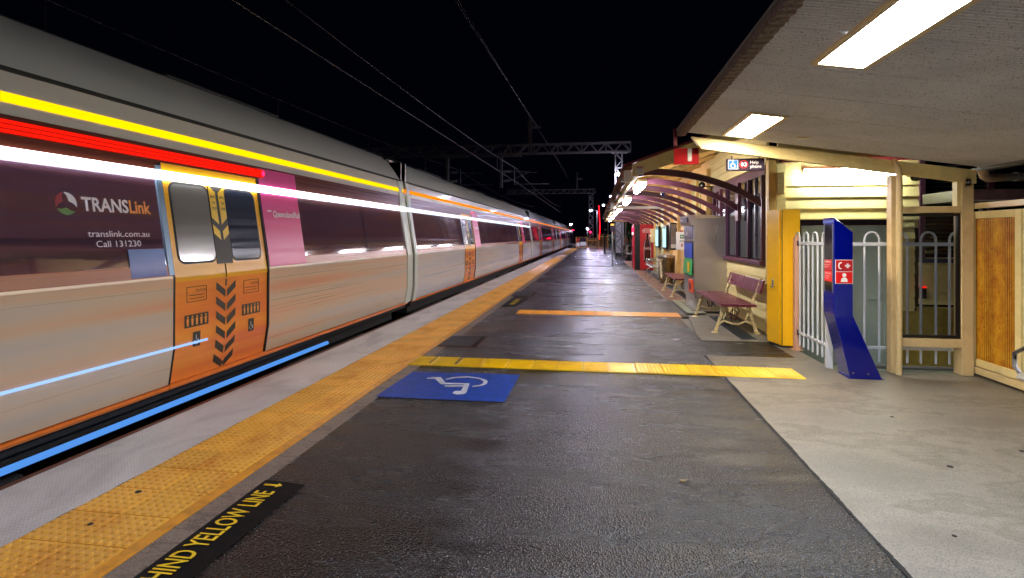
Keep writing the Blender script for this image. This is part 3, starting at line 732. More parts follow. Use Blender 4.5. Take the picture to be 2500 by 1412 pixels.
# ------------------------------------------------------------ near canopy
def cz(x): return 2.80-.151*x
def ceil_mat():
    t = NT('pitted_ceiling_sheet'); c = rgb('d8d6d2'); co = t.pos((1, 1, 1))
    a = t.noise(t.pos((1.6, 1, 1)), 55, 3, .6, .5); b = t.noise(co, 1.6, 4, .6)
    pit = t.ramp(a, [(.34, g1(.42)), (.42, g1(1.0))])
    col = t.mix(1., t.ramp(b, [(.3, dk(c, .85)), (.7, dk(c, 1.1))]), pit, 'MULTIPLY')
    t.bsdf(col, .6, 0, t.bump(a, .5, .004)); return t.m
CEIL = ceil_mat()
cn = thing('canopy', 'large low grey ribbed canopy over the concrete at the right, with two lit ceiling panels', 'canopy', (2.5, 3, 0))
ox, oy = 2.5, 3
def prof_panel(w, ribs):
    b = MB(); pts = [(0, .02)]
    for i in range(ribs):
        y0 = .014+(w-.028)*i/ribs; dy = (w-.028)/ribs
        pts += [(y0, 0), (y0+dy*.62, 0), (y0+dy*.70, .005), (y0+dy*.92, .005)]
    pts += [(w-.014, 0), (w, .02), (w, .03), (0, .03)]
    n = len(pts)
    x0, x1 = 1.02, 3.98
    vs = [(x0-ox, y_, cz(x0)+z) for y_, z in pts]+[(x1-ox, y_, cz(x1)+z) for y_, z in pts]
    b.add(vs, [(i, i+n, (i+1) % n+n, (i+1) % n) for i in range(n)])
    return b.mesh('ceiling_panel', CEIL)
pm = prof_panel(.63, 18)
for k in range(20): inst('ceiling_panel', pm, cn, (0, 6.40-.63*(k+1)-oy, 0))
m = MB().hexa([(.93-ox, -9.4, cz(.93)+.035), (4.04-ox, -9.4, cz(4.04)+.035), (4.04-ox, 3.56, cz(4.04)+.035), (.93-ox, 3.56, cz(.93)+.035)],
              [(.93-ox, -9.4, cz(.93)+.06), (4.04-ox, -9.4, cz(4.04)+.06), (4.04-ox, 3.56, cz(4.04)+.06), (.93-ox, 3.56, cz(.93)+.06)])
m.build('roof_sheet', GALVD, cn)
# ragged corrugated lip on the platform side
lip = MB(); n = 420
vs = []; 
for i in range(n+1):
    y_ = -9.3+12.9*i/n; w_ = .006*math.sin(i*2.1); jag = random.uniform(0, .014)
    vs += [(.935-ox, y_, cz(.935)-.02+w_), (1.02-ox+jag, y_, cz(1.02)-.004+w_*.3), (.935-ox, y_, cz(.935)+.034)]
fs = []
for i in range(n):
    a = i*3; fs += [(a, a+3, a+4, a+1), (a+2, a+5, a+3, a)]
lip.add(vs, fs); lip.build('rusty_roof_lip', mat('rusty_lip', '5a453c', .6, var=.5, vs=18, dirt='a99a8a', dirt_amt=.8), cn, fix=False)
MB().hexa([(.90-ox, 3.56, 2.53), (.94-ox, 3.56, 2.53), (.94-ox, 3.60, 2.53), (.90-ox, 3.60, 2.53)], [(.90-ox, 3.56, 2.72), (.94-ox, 3.56, 2.72), (.94-ox, 3.6, 2.72), (.90-ox, 3.6, 2.72)]).build('end_cap', REDROOF, cn)
# end beam
x0, x1 = 1.10, 3.98
def beam_y(y0, y1, nm, taper=True):
    m = MB(); m.hexa([(x0+(.09 if taper else 0)-ox, y0, cz(x0)-.165), (x1-ox, y0, cz(x1)-.165), (x1-ox, y1, cz(x1)-.165), (x0+.09-ox, y1, cz(x0)-.165)],
                     [(x0-.02-ox, y0, cz(x0)-.022), (x1-ox, y0, cz(x1)-.022), (x1-ox, y1, cz(x1)-.022), (x0-.02-ox, y1, cz(x0)-.022)])
    return m.build(nm, CREAM, cn, bevel=.004)
beam_y(3.46, 3.53, 'end_beam')
beam_y(-2.6, -2.5, 'cross_beam')
# back edge of roof
MB().box(3.985-ox, 4.10-ox, -9.4, 3.56, 2.17, 2.205).build('rear_flashing', GALVD, cn)
# lit panels
def panel_light(y0, y1, m, label):
    r = thing('ceiling_light', label, 'ceiling light', (1.53, (y0+y1)/2, cz(1.53)), 0, 'lit panels in the near canopy ceiling')
    L = (y1-y0)/2; a = .165; s_ = -.151
    def P(x, y_, d): return (x, y_, s_*x-d)
    fr = MB()
    for xa, xb, ya, yb in ((-a, -a+.035, -L, L), (a-.035, a, -L, L), (-a+.035, a-.035, -L, -L+.035), (-a+.035, a-.035, L-.035, L)):
        fr.hexa([P(xa, ya, .016), P(xb, ya, .016), P(xb, yb, .016), P(xa, yb, .016)], [P(xa, ya, .0), P(xb, ya, .0), P(xb, yb, .0), P(xa, yb, .0)])
    fr.build('frame', CREAM2, r)
    MB().hexa([P(-a+.035, -L+.035, .012), P(a-.035, -L+.035, .012), P(a-.035, L-.035, .012), P(-a+.035, L-.035, .012)], [P(-a+.035, -L+.035, .004), P(a-.035, -L+.035, .004), P(a-.035, L-.035, .004), P(-a+.035, L-.035, .004)]).build('diffuser', m, r)
    return r
panel_light(2.46, 3.77, L_COOL, 'large cool white lit ceiling panel, cut by the top of the picture')
panel_light(5.17, 6.26, L_WARM, 'smaller warm lit ceiling panel near the cream end beam')
panel_light(-.2, .9, L_COOL, 'added unseen ceiling panel light further back in the canopy behind the viewpoint')  # unseen panels added behind the viewpoint to light the train side
panel_light(-2.9, -1.8, L_COOL, 'last added ceiling panel light of the canopy, unseen behind the viewpoint')
MB().box(-.07, .07, -.02, .02, -.012, 0).build('conduit_box', CREAM2, cn, loc=(2.1-ox, 5.95-oy, cz(2.1)))
# posts
def post(x0, x1, y0, y1, z1, nm='post', par=cn, m=CREAM2):
    return MB().box(x0-ox, x1-ox, y0-oy, y1-oy, 0.002, z1).build(nm, m, par, bevel=.006)
post(3.155, 3.245, 6.46, 6.56, 2.14); post(3.84, 3.955, 6.46, 6.60, 2.05)
MB().box(3.80-ox, 3.86-ox, 3.47, 3.55, 1.75, 2.06).build('cover_plate', CREAM, cn)
MB().box(3.86-ox, 3.94-ox, 3.46, 3.54, 2.00, 2.10).build('knuckle_plate', CREAM2, cn, bevel=.01)
MB().prism([(.02*math.cos(i*PI/5), .02*math.sin(i*PI/5)) for i in range(10)], -.01, .01).build('bolt', GALVD, cn, loc=(3.90-ox, 3.45, 2.05))
post(1.40, 1.49, -2.6, -2.5, 2.4); post(3.84, 3.95, -2.6, -2.5, 2.05)
# downpipe in front of the inner post
dp = MB().tube([(3.17, 6.43, 2.30), (3.17, 6.42, 2.26), (3.195, 6.40, 2.20), (3.205, 6.40, 2.12), (3.20, 6.40, .004)], .030, 14)
o = dp.build('downpipe', CREAM2, None, smooth=True); tag(o, 'slim cream downpipe with flaked paint at its foot against the inner canopy post', 'downpipe')
# glazed screen between the posts
sc = thing('glazed_screen', 'dark-framed clear glass screen between the two cream posts', 'glass screen', (3.55, 6.5, 0))
X = 3.55; Y = 6.5
MB().box(3.245-X, 3.84-X, -.04, .04, 1.73, 1.80).build('top_rail', CREAM2, sc, bevel=.004)
MB().box(3.245-X, 3.84-X, -.04, .04, .295, .385).build('bottom_rail', CREAM2, sc, bevel=.004)
for a in ((3.247, 3.275, .39, 1.725), (3.81, 3.838, .39, 1.725)): MB().box(a[0]-X, a[1]-X, -.02, .015, a[2], a[3]).build('black_frame', BLACK, sc)
for a in ((3.275, 3.81, .39, .42), (3.275, 3.81, 1.695, 1.725)): MB().box(a[0]-X, a[1]-X, -.02, .015, a[2], a[3]).build('black_frame', BLACK, sc)
def clearglass(name, tint, spec=.12):
    t = NT(name); tr = t.n('ShaderNodeBsdfTransparent'); tr.inputs[0].default_value = tint
    gl = t.n('ShaderNodeBsdfGlossy'); gl.inputs['Roughness'].default_value = .03; gl.inputs[0].default_value = (1, 1, 1, 1)
    lw = t.n('ShaderNodeLayerWeight'); lw.inputs[0].default_value = .35
    mx = t.n('ShaderNodeMixShader'); t.l(t.math('MULTIPLY', lw.outputs['Fresnel'], spec*2), mx.inputs[0]); t.l(tr.outputs[0], mx.inputs[1]); t.l(gl.outputs[0], mx.inputs[2]); t.l(mx.outputs[0], t.o.inputs[0]); return t.m
CG = clearglass('screen_glass', (.72, .74, .78, 1))
MB().box(3.275-X, 3.81-X, -.004, .004, .42, 1.695).build('pane', CG, sc)
# ochre ribbed plastic screen running back towards the viewer
ps = thing('ribbed_screen', 'rust-stained orange ribbed plastic screen in a cream frame at the right edge', 'screen', (4.0, 6.2, 0))
def ribmat():
    t = NT('stained_ribbed_plastic'); co = t.pos((1, 1, 1))
    a = t.noise(t.pos((1, 1.3, 1)), 5, 8, .75); sp = t.noise(t.pos((1, 1, .6)), 55, 2, .5)
    col = t.ramp(a, [(.36, rgb('e6ac28')), (.50, rgb('d08c16')), (.62, rgb('b46a0a')), (.74, rgb('7a3a04'))])
    wv = t.n('ShaderNodeTexWave', wave_type='BANDS', bands_direction='Y'); t.l(co, wv.inputs[0]); wv.inputs['Scale'].default_value = 11; col = t.mix(t.ramp(wv.outputs['Fac'], [(.0, g1(.75)), (.45, g1(0))]), col, rgb('6e3a06'))
    col = t.mix(t.ramp(sp, [(.66, g1(0)), (.72, g1(.9))]), col, rgb('2c1404'))
    tr = t.n('ShaderNodeBsdfTransparent'); tr.inputs[0].default_value = (.8, .5, .12, 1)
    p = t.n('ShaderNodeBsdfPrincipled'); t.l(col, p.inputs['Base Color']); p.inputs['Roughness'].default_value = .35
    mx = t.n('ShaderNodeMixShader'); mx.inputs[0].default_value = .86; t.l(tr.outputs[0], mx.inputs[1]); t.l(p.outputs[0], mx.inputs[2]); t.l(mx.outputs[0], t.o.inputs[0]); return t.m
# frame in plane x = 4.0, y 5.90..6.58
for a in ((6.50, 6.58, .11, 1.74), (5.85, 5.93, .11, 1.74)): MB().box(-.02, .02, a[0]-6.2, a[1]-6.2, a[2], a[3]).build('frame_side', CREAM, ps, bevel=.003)
for a in ((.11, .185), (1.665, 1.74)): MB().box(-.0205, .0205, 5.93-6.2, 6.50-6.2, a[0], a[1]).build('frame_rail', CREAM, ps, bevel=.003)
MB().box(-.028, .028, -1.2, .42, 1.77, 1.83).build('top_bar', CREAM2, ps, bevel=.004)
MB().box(-.028, .028, -1.2, .42, .03, .10).build('bottom_bar', CREAM2, ps, bevel=.004)
MB().box(-.03, .03, -1.2, -1.12, -.09, 1.83).build('end_post', CREAM2, ps, bevel=.004)
m = MB(); n = 44; ys = [5.93-6.2+.57*i/n for i in range(n+1)]
vs = []
for i, yv in enumerate(ys): vs += [(.004 if i % 2 else -.004, yv, .185), (.004 if i % 2 else -.004, yv, 1.665)]
m.add(vs, [(2*i, 2*i+2, 2*i+3, 2*i+1) for i in range(n)]); m.build('ribbed_sheet', ribmat(), ps, fix=False)
MB().box(-.02, .02, -1.12, -.37, .11, 1.74).build('frame_side', CREAM, ps)

# ------------------------------------------------------------ hoop-top fence
def hoop_fence(label, loc, rz, n, L, posts=True):
    r = thing('hoop_top_fence', label, 'fence', loc, rz, 'white hoop-topped fence sections round the sunken yard')
    MB().box(0, L, -.012, .012, 1.372, 1.41).build('rail', WHITEF, r, bevel=.003)
    MB().box(0, L, -.012, .012, .225, .258).build('rail', WHITEF, r, bevel=.003)
    hm = MB(); w = .075
    path = [(-w, 0, .08), (-w, 0, 1.44)]+[(-w*math.cos(t_), 0, 1.44+.085*math.sin(t_)) for t_ in [PI*i/8 for i in range(1, 8)]]+[(w, 0, 1.44), (w, 0, .08)]
    hm.tube(path, .0125, 8); me = hm.mesh('hoop', WHITEF, smooth=True)
    for i in range(n):
        x = .10+.285*i
        if x < L+.02: inst('hoop', me, r, (x, 0, 0))
    return r
f1 = hoop_fence('white hoop-topped fence across the sunken yard behind the blue help point', (2.66, 6.64, 0), 0, 5, 1.36)
f2 = hoop_fence('short white fence section running away beside the yellow cabinet', (2.60, 6.64, 0), PI/2, 4, .98)
MB().box(-.03, .03, -.03, .03, -.38, 1.45).build('post', WHITEF, f2, loc=(0, 0, 0)); 
MB().box(-.04, .04, -.04, .04, .002, 1.47).build('pink_post', PINKP, f2, loc=(.98, 0, 0), bevel=.003)
MB().box(-.07, .07, -.06, .06, .002, .01).build('foot_plate', PINKP, f2, loc=(.98, 0, 0))
for z in (.24, 1.39): MB().box(.90, .99, -.02, .02, z-.03, z+.03).build('clamp', BLACK, f2)
f3 = hoop_fence('white hoop-topped fence seen through the stained orange screen', (4.25, 6.66, 0), 0, 7, 2.0)
p = MB().tube([(2.9, 6.62, .035), (3.7, 6.62, .035), (3.72, 6.62, .035), (4.6, 6.63, .03)], .022, 8).build('ground_conduit', GALVD, smooth=True)
tag(p, 'grey pipe lying along the kerb under the glass screen', 'pipe')

# ------------------------------------------------------------ station building
bd = thing('station_building', 'cream weatherboard station building with maroon windows along the platform', 'station building', (2.58, 8.7, 0))
BX, BY = 2.58, 8.7
def bb(x0, x1, y0, y1, z0, z1, nm, m, par=None, bevel=0): return MB().box(x0-BX, x1-BX, y0-BY, y1-BY, z0, z1).build(nm, m, par or bd, bevel=bevel)
bb(2.62, 9.0, 8.76, 33.0, -.42, 2.62, 'inner_core', BLACK)
# front boards: sloped weatherboards
def boards_front(y0, y1, z0, z1, m, pitch=.145, name='weatherboard'):
    b = MB(); L = y1-y0
    b.add([(0, 0, 0), (-.026, 0, 0), (-.006, 0, pitch), (.03, 0, pitch), (0.03, 0, 0), (0, L, 0), (-.026, L, 0), (-.006, L, pitch), (.03, L, pitch), (.03, L, 0)],
          [(0, 1, 2, 3, 4), (9, 8, 7, 6, 5), (0, 5, 6, 1), (1, 6, 7, 2), (2, 7, 8, 3), (3, 8, 9, 4)])
    me = b.mesh(name, m); z = z0
    while z < z1-.02:
        inst(name, me, bd, (0, y0-BY, z)); z += pitch
boards_front(8.82, 12.9, .02, 1.02, BOARDM, .165)
boards_front(12.9, 17.3, .02, 3.0, BOARDT, .165)
boards_front(17.3, 21.3, .02, 3.0, BOARDT, .165)
boards_front(24.6, 33, .02, 3.0, BOARDT, .165)
bb(2.56, 2.62, 21.3, 24.6, 0, 3.0, 'pale_green_panel', mat('pale_green_wall', 'b9bd96', .5, var=.12))
bb(2.54, 2.60, 14.0, 15.0, .9, 2.9, 'pale_green_panel', mat('pale_green_vent', 'b3b878', .5, var=.12))
# gable and wall above windows
m = MB(); m.hexa([(0, 4.2, 2.4), (.05, 4.2, 2.4), (.05, 24.3, 2.4), (0, 24.3, 2.4)], [(0, 4.2, 3.24), (.05, 4.2, 3.24), (.05, 24.3, 3.24), (0, 24.3, 3.24)]); m.build('upper_wall', BOARDT, bd)
# upper louvre boards above the windows
bb(2.555, 2.60, 8.85, 12.6, 2.42, 2.56, 'window_head', MAROON_SMOOTH)
boards_front(8.82, 13.0, 2.58, 3.2, BOARDM, .165)
# big dark window with maroon frame
bb(2.57, 2.60, 8.95, 12.4, 1.12, 2.42, 'window_glass', DGLASS)
for i, y_ in enumerate((8.95, 9.72, 10.5, 11.3, 12.1, 12.45)):
    bb(2.53, 2.60, y_-.03, y_+.03, 1.10, 2.42, 'window_mullion', MAROON_SMOOTH)
for y_ in (9.34,): bb(2.545, 2.57, y_-.012, y_+.012, 1.12, 2.42, 'glazing_bar', mat('pale_worn_bar_%d' % int(y_*100), '8d8a98', .3, .4))
bb(2.49, 2.60, 8.9, 12.5, 1.03, 1.10, 'window_sill', MAROON, bevel=.004)
# corner boards
bb(2.555, 2.66, 8.655, 8.80, 0, 2.62, 'corner_board', YPOST, bevel=.003)
bb(2.662, 2.80, 8.655, 8.70, 0, 2.56, 'corner_board', BOARDM, bevel=.003)
bb(2.67, 2.755, 8.57, 8.652, 2.10, 2.42, 'cable_cover', BOARDM, bevel=.008)
# pilasters along the front
brY = [8.76, 10.16, 11.56, 12.92, 14.20, 15.64, 17.34, 19.0, 20.7, 22.4, 24.1, 25.8, 27.6, 29.4, 31.2]
for i, y_ in enumerate(brY):
    if i in (1, 2): bb(2.47, 2.53, y_-.06, y_+.06, 1.75, 2.42, 'brace_post', MAROON, bevel=.003)
    elif i > 2: bb(2.475, 2.56, y_-.07, y_+.07, 0.0, 3.0, 'pilaster', YPOST, bevel=.003)
# end wall boards (facing the near canopy)
def boards_end(x0, x1, z0, z1, m, pitch=.168):
    b = MB(); L = x1-x0
    b.add([(0, 0, 0), (0, -.028, 0), (0, -.004, pitch), (0, .03, pitch), (0, .03, 0), (L, 0, 0), (L, -.028, 0), (L, -.004, pitch), (L, .03, pitch), (L, .03, 0)],
          [(0, 1, 2, 3, 4), (9, 8, 7, 6, 5), (0, 5, 6, 1), (1, 6, 7, 2), (2, 7, 8, 3), (3, 8, 9, 4)])
    me = b.mesh('weatherboard', m); z = z0
    while z < z1-.02: inst('weatherboard', me, bd, (x0-BX, 0, z)); z += pitch
boards_end(2.80, 4.62, 1.72, 2.56, BOARDM)
bb(2.70, 4.62, 8.70, 8.76, 1.60, 3.3, 'end_wall_backing', BOARDM)
boards_end(4.24, 4.55, -.40, 1.72, BOARDM)
boards_end(4.62, 9.0, .50, 1.12, BOARDM)
bb(4.60, 9.0, 8.60, 8.75, -.42, .46, 'plinth', CONC_Y, bevel=.006)
bb(4.32, 4.60, 8.64, 8.75, -.42, .40, 'plinth', CONC_Y)
bb(2.7, 9.0, 8.58, 8.66, 2.57, 2.62, 'soffit_board', REDROOF)
# dark window at right with louvre blinds
bb(4.62, 9.0, 8.70, 8.74, 1.18, 2.56, 'window_glass', DGLASS)
for x in (4.64, 5.52, 6.4, 7.3): bb(x-.035, x+.035, 8.65, 8.70, 1.15, 2.56, 'window_mullion', MAROON_SMOOTH)
bb(4.6, 9.0, 8.60, 8.70, 1.10, 1.16, 'window_sill', mat('dark_blue_sill', '2a3052', .4, var=.2), bevel=.004)
LV = mat('dark_louvre', '1d1a20', .5, var=.2)
lm = MB().hexa([(0, 0, 0), (.80, 0, 0), (.80, .02, .01), (0, .02, .01)], [(0, 0, .006), (.80, 0, .006), (.80, .02, .016), (0, .02, .016)]).mesh('louvre', LV)
for xx in (4.68, 5.56, 6.45):
    for k in range(22): inst('louvre', lm, bd, (xx-BX, -.022, 1.22+k*.06))
# grey-green double door
dr = bb(2.98, 4.24, 8.66, 8.70, 1.64, 1.72, 'door_frame', PURP)
for a in ((2.97, 3.01), (4.22, 4.28)): bb(a[0], a[1], 8.655, 8.70, -.40, 1.64, 'door_frame', PURP)
for (xa, xb, nm) in ((3.015, 3.66, 'door_leaf'), (3.67, 4.215, 'door_leaf')):
    lf = bb(xa, xb, 8.685, 8.72, -.40, 1.635, nm, DOORG)
    for a in ((xa, xa+.07, -.395, 1.63), (xb-.07, xb, -.395, 1.63)): bb(a[0], a[1], 8.665, 8.684, a[2], a[3], 'door_stile', DOORG).parent = lf
    for z in ((-.395, -.20), (.56, .68), (1.50, 1.63)): bb(xa+.07, xb-.07, 8.667, 8.684, z[0], z[1], 'door_rail', DOORG).parent = lf
h_ = MB().box(3.60-BX, 3.63-BX, 8.63-BY, 8.662-BY, .58, .76).build('door_handle', GALV, bd, bevel=.004)
bb(2.98, 4.28, 8.60, 8.66, 1.72, 1.735, 'drip_edge', BOARDM)
# reader box and wall light
r = thing('card_reader', 'small black card reader with a red light on the wall behind the glass screen', 'card reader', (4.62, 8.62, .68))
MB().box(-.045, .045, -.02, .03, -.09, .06).build('case', BLACK, r, bevel=.006); MB().box(-.04, .04, -.022, .02, .061, .085).build('red_light', L_RED, r)
r = thing('wall_tube_light', 'bright white tube light high on the weatherboard end wall above the grey door', 'wall light', (3.65, 8.62, 2.40))
MB().box(-.62, .62, -.03, .07, -.02, .07).build('housing', SWHITE, r, bevel=.01)
MB().tube([(-.62, -.05, 0), (.62, -.05, 0)], .058, 14).build('diffuser', L_WALL, r, smooth=True)
# security camera
r = thing('security_camera', 'white dome security camera hanging under the cream beam by the posts', 'security camera', (3.55, 6.75, 2.20))
MB().lathe([(.0, .02), (.085, .02), (.095, 0), (.095, -.035), (.08, -.05), (.06, -.052)], n=20).build('housing', SWHITE, r, smooth=True)
MB().lathe([(.058, -.052), (.054, -.075), (.035, -.098), (0, -.105)], n=20).build('dome', DGLASS, r, smooth=True)
MB().box(-.25, .4, -.02, .02, .02, .05).build('bracket', GALVD, r)

# ------------------------------------------------------------ long awning on the building front
aw = thing('platform_awning', 'long red-edged awning on curved maroon brackets along the station building', 'awning', (1.5, 8.7, 0))
AX, AY = 1.5, 8.7
def rz_(x): return 2.585+.35*(x-.59)
def sheet_roof(x0, x1, y0, y1, dz, th, nm, m):
    return MB().hexa([(x0-AX, y0-AY, rz_(x0)+dz), (x1-AX, y0-AY, rz_(x1)+dz), (x1-AX, y1-AY, rz_(x1)+dz), (x0-AX, y1-AY, rz_(x0)+dz)],
                     [(x0-AX, y0-AY, rz_(x0)+dz+th), (x1-AX, y0-AY, rz_(x1)+dz+th), (x1-AX, y1-AY, rz_(x1)+dz+th), (x0-AX, y1-AY, rz_(x0)+dz+th)]).build(nm, m, aw)
sheet_roof(.42, 4.6, 8.58, 33.2, .02, .03, 'roof_sheet', REDROOF)
sheet_roof(4.6, 4.7, 8.58, 33.2, .02, .03, 'ridge_cap', REDROOF)
m = MB().hexa([(.575-AX, -.10, 2.40), (1.35-AX, -.10, 2.64), (1.35-AX, -.06, 2.64), (.575-AX, -.06, 2.40)], [(.575-AX, -.10, 2.585), (1.35-AX, -.10, rz_(1.35)+.005), (1.35-AX, -.06, rz_(1.35)+.005), (.575-AX, -.06, 2.585)])
m.build('rake_board', CREAM, aw)
m = MB().hexa([(1.35-AX, -.10, 2.66), (4.6-AX, -.10, rz_(4.6)-.22), (4.6-AX, -.06, rz_(4.6)-.22), (1.35-AX, -.06, 2.66)], [(1.35-AX, -.10, rz_(1.35)+.005), (4.6-AX, -.10, rz_(4.6)+.005), (4.6-AX, -.06, rz_(4.6)+.005), (1.35-AX, -.06, rz_(1.35)+.005)])
m.build('rake_board', CREAM, aw)
# soffit boards running along, alternating with gaps
for i in range(12):
    x = .66+i*.165
    sheet_roof(x, x+.150, 8.7, 33.0, -.012, .014, 'soffit_board', (CREAM, YPOST, BOARDM)[i % 3])
for k in range(16):
    y_ = 9.3+k*1.55
    MB().hexa([(.62-AX, y_-AY, rz_(.62)-.10), (2.55-AX, y_-AY, rz_(2.55)-.10), (2.55-AX, y_+.045-AY, rz_(2.55)-.10), (.62-AX, y_+.045-AY, rz_(.62)-.10)],
              [(.62-AX, y_-AY, rz_(.62)-.013), (2.55-AX, y_-AY, rz_(2.55)-.013), (2.55-AX, y_+.045-AY, rz_(2.55)-.013), (.62-AX, y_+.045-AY, rz_(.62)-.013)]).build('rafter', YPOST, aw)
MB().box(.60-AX, .66-AX, -.05, 24.4, 2.40, 2.53).build('eave_beam', CREAM, aw)
# corrugated overhang of the eave
m = MB(); vs = []; n = 300
for i in range(n+1):
    y_ = -.12+24.6*i/n; w_ = .012*math.sin(i*PI/1.0+.5)+.010*(i % 2)
    vs += [(.40-AX, y_, rz_(.40)+w_-.01), (.60-AX, y_, rz_(.60)+w_-.01)]
m.add(vs, [(2*i, 2*i+2, 2*i+3, 2*i+1) for i in range(n)]); m.build('corrugated_eave', mat('red_brown_eave', '7a4238', .55, var=.4, vs=10), aw, fix=False)
for i in range(8):   # cream eave brackets under the overhang
    MB().box(.43-AX, .60-AX, 1.2+i*3.0, 1.24+i*3.0, 2.44, 2.50).build('eave_bracket', GALV, aw)
# curved brackets
R = 3.05; sw = math.radians(33)
def arc_bracket():
    b = MB(); N = 14; t0 = .10
    outer = [(2.47-R*math.sin(sw)+R*math.sin(a), 2.53-R*(1-math.cos(a))) for a in [sw*(1-i/N) for i in range(N+1)]]
    outer += [(.66, 2.50)]
    inner = [(x, z-t0*(1.0 if i > 1 else 1.15)) for i, (x, z) in enumerate(outer)]
    inner[-1] = (.66, 2.40)
    pts = outer+inner[::-1]; n = len(outer); vs = []
    for y_ in (-.028, .028):
        vs += [(x-AX, y_, z) for x, z in outer]+[(x-AX, y_, z) for x, z in inner]
    fs = []
    for i in range(n-1):
        fs += [(i, i+1, n+i+1, n+i), (2*n+i, 3*n+i, 3*n+i+1, 2*n+i+1), (i, 2*n+i, 2*n+i+1, i+1), (n+i, n+i+1, 3*n+i+1, 3*n+i)]
    fs += [(0, n, 3*n, 2*n), (n-1, 3*n-1, 4*n-1, 2*n-1)]
    b.add(vs, fs); return b
bm0 = arc_bracket().mesh('curved_bracket', MAROON)
for y_ in brY: inst('curved_bracket', bm0, aw, (0, y_-AY, 0))
MB().tube([(.62-AX, 8.0, 2.33), (2.56-AX, 8.0, 2.33)], .045, 10).build('tie_beam', SWHITE, aw, smooth=True)
MB().box(.56-AX, 2.56-AX, 24.35, 24.42, 2.33, 2.43).build('end_beam', YPOST, aw)
MB().box(.46-AX, .56-AX, 7.9, 8.1, 2.28, 2.52).build('gutter_box', SWHITE, aw)
MB().box(.46-AX, .56-AX, .15, .35, 2.34, 2.52).build('gutter_box', SWHITE, aw)
for k, y_ in enumerate((9.6, 13.6, 17.6, 21.6, 25.6, 29.6)):
    r = thing('awning_tube_light', ['nearest', 'second', 'third', 'fourth', 'fifth', 'farthest'][k]+' bright tube light under the eave of the long awning', 'tube light', (.80, y_+.7, 2.36), 0, 'tube lights under the long awning')
    MB().box(-.075, .075, -.72, .72, .045, .10).build('housing', SWHITE, r, bevel=.008)
    MB().box(-.02, .02, -.1, .1, .10, .16).build('hanger', GALV, r)
    MB().tube([(0, -.70, .0), (0, .70, .0)], .055, 12).build('diffuser', L_TUBE, r, smooth=True)
# signs on or by the awning
r = thing('danger_sign', 'small white and red danger sign on the cream rake board', 'sign', (.675, 8.59, 2.48))
MB().box(-.055, .055, 0, .006, -.06, .07).build('plate', SWHITE, r); MB().box(-.05, .05, -.003, 0, .035, .065).build('header', REDP, r)
txt('lettering', 'DANGER', SWHITE, r, (0, -.005, .041), (1, 0, 0), (0, 0, 1), h=.018, w=.08, align='C')
txt('lettering', 'HIGH VOLTAGE', BLACK, r, (0, -.002, .002), (1, 0, 0), (0, 0, 1), h=.020, w=.09, align='C')
txt('lettering', 'LIVE WIRES', BLACK, r, (0, -.002, -.035), (1, 0, 0), (0, 0, 1), h=.020, w=.08, align='C')
r = thing('red_plate', 'dark red square plate with a pale upright bar hanging at the canopy corner', 'sign', (1.05, 6.62, 2.41))
MB().box(-.14, .14, 0, .02, -.095, .095).build('plate', mat('plate_red', '7a0408', .7, Specular_IOR_Level=.1), r, bevel=.003); MB().box(.015, .06, -.006, 0, -.06, .09).build('pale_bar', mat('grey_bar', '8e877c', .5), r)
r = thing('help_phone_sign', 'plum sign reading Help phone with wheelchair and handset symbols under the beam', 'sign', (1.70, 6.60, 2.30))
MB().box(-.205, .205, 0, .05, -.068, .068).build('panel', PURP, r, bevel=.004)
MB().box(-.19, -.085, -.004, 0, -.053, .053).build('blue_square', SBLUE, r)
w = MB(); 
for a_, b_ in (((-.188, -.051), (-.087, -.051)), ((-.087, -.051), (-.087, .051)), ((-.087, .051), (-.188, .051)), ((-.188, .051), (-.188, -.051))): w.bar((a_[0], -.006, a_[1]), (b_[0], -.006, b_[1]), .003)
w.build('white_border', SWHITE, r)
w = MB(); cx, czz = -.138, -.012
w.tube([(cx+.026*math.cos(t_), -.007, czz+.026*math.sin(t_)) for t_ in [PI*.62+i*PI/7 for i in range(10)]], .0032, 5)
w.tube([(cx-.004, -.007, .026), (cx-.002, -.007, .004), (cx+.016, -.007, .004), (cx+.026, -.007, -.028), (cx+.034, -.007, -.025)], .0034, 5)
w.lathe([(0, 0), (.007, 0), (.007, .001), (0, .001)], n=10); 
for i in range(len(w.v)-40, len(w.v)): 
    x, y_, z = w.v[i]; w.v[i] = (cx-.004+x, -.007-z, .040+y_)
tag(w.build('wheelchair_figure', SWHITE, r), kind='stuff')
w = MB(); w.tube([(-.022+.043*math.cos(t_), -.006, .043*math.sin(t_)) for t_ in [i*PI/12 for i in range(25)]], .0045, 6, cap=False); w.build('red_ring', REDP, r)
w = MB().box(-.052, -.020, -.008, -.002, -.008, .008).box(-.044, -.028, -.0085, -.002, -.020, .020); w.build('white_cross', SWHITE, r)
w = MB().tube([(-.014, -.007, .018), (-.004, -.007, .020), (.004, -.007, .010), (.004, -.007, -.010), (-.004, -.007, -.020), (-.014, -.007, -.018)], .005, 6).build('handset', SWHITE, r)
txt('lettering', 'Help', SWHITE, r, (.05, -.002, .008), (1, 0, 0), (0, 0, 1), h=.034); txt('lettering', 'phone', SWHITE, r, (.05, -.002, -.040), (1, 0, 0), (0, 0, 1), h=.034)
for dx in (-.15, .15): MB().box(dx-.006, dx+.006, .01, .02, .068, .10).build('hanger', GALVD, r)
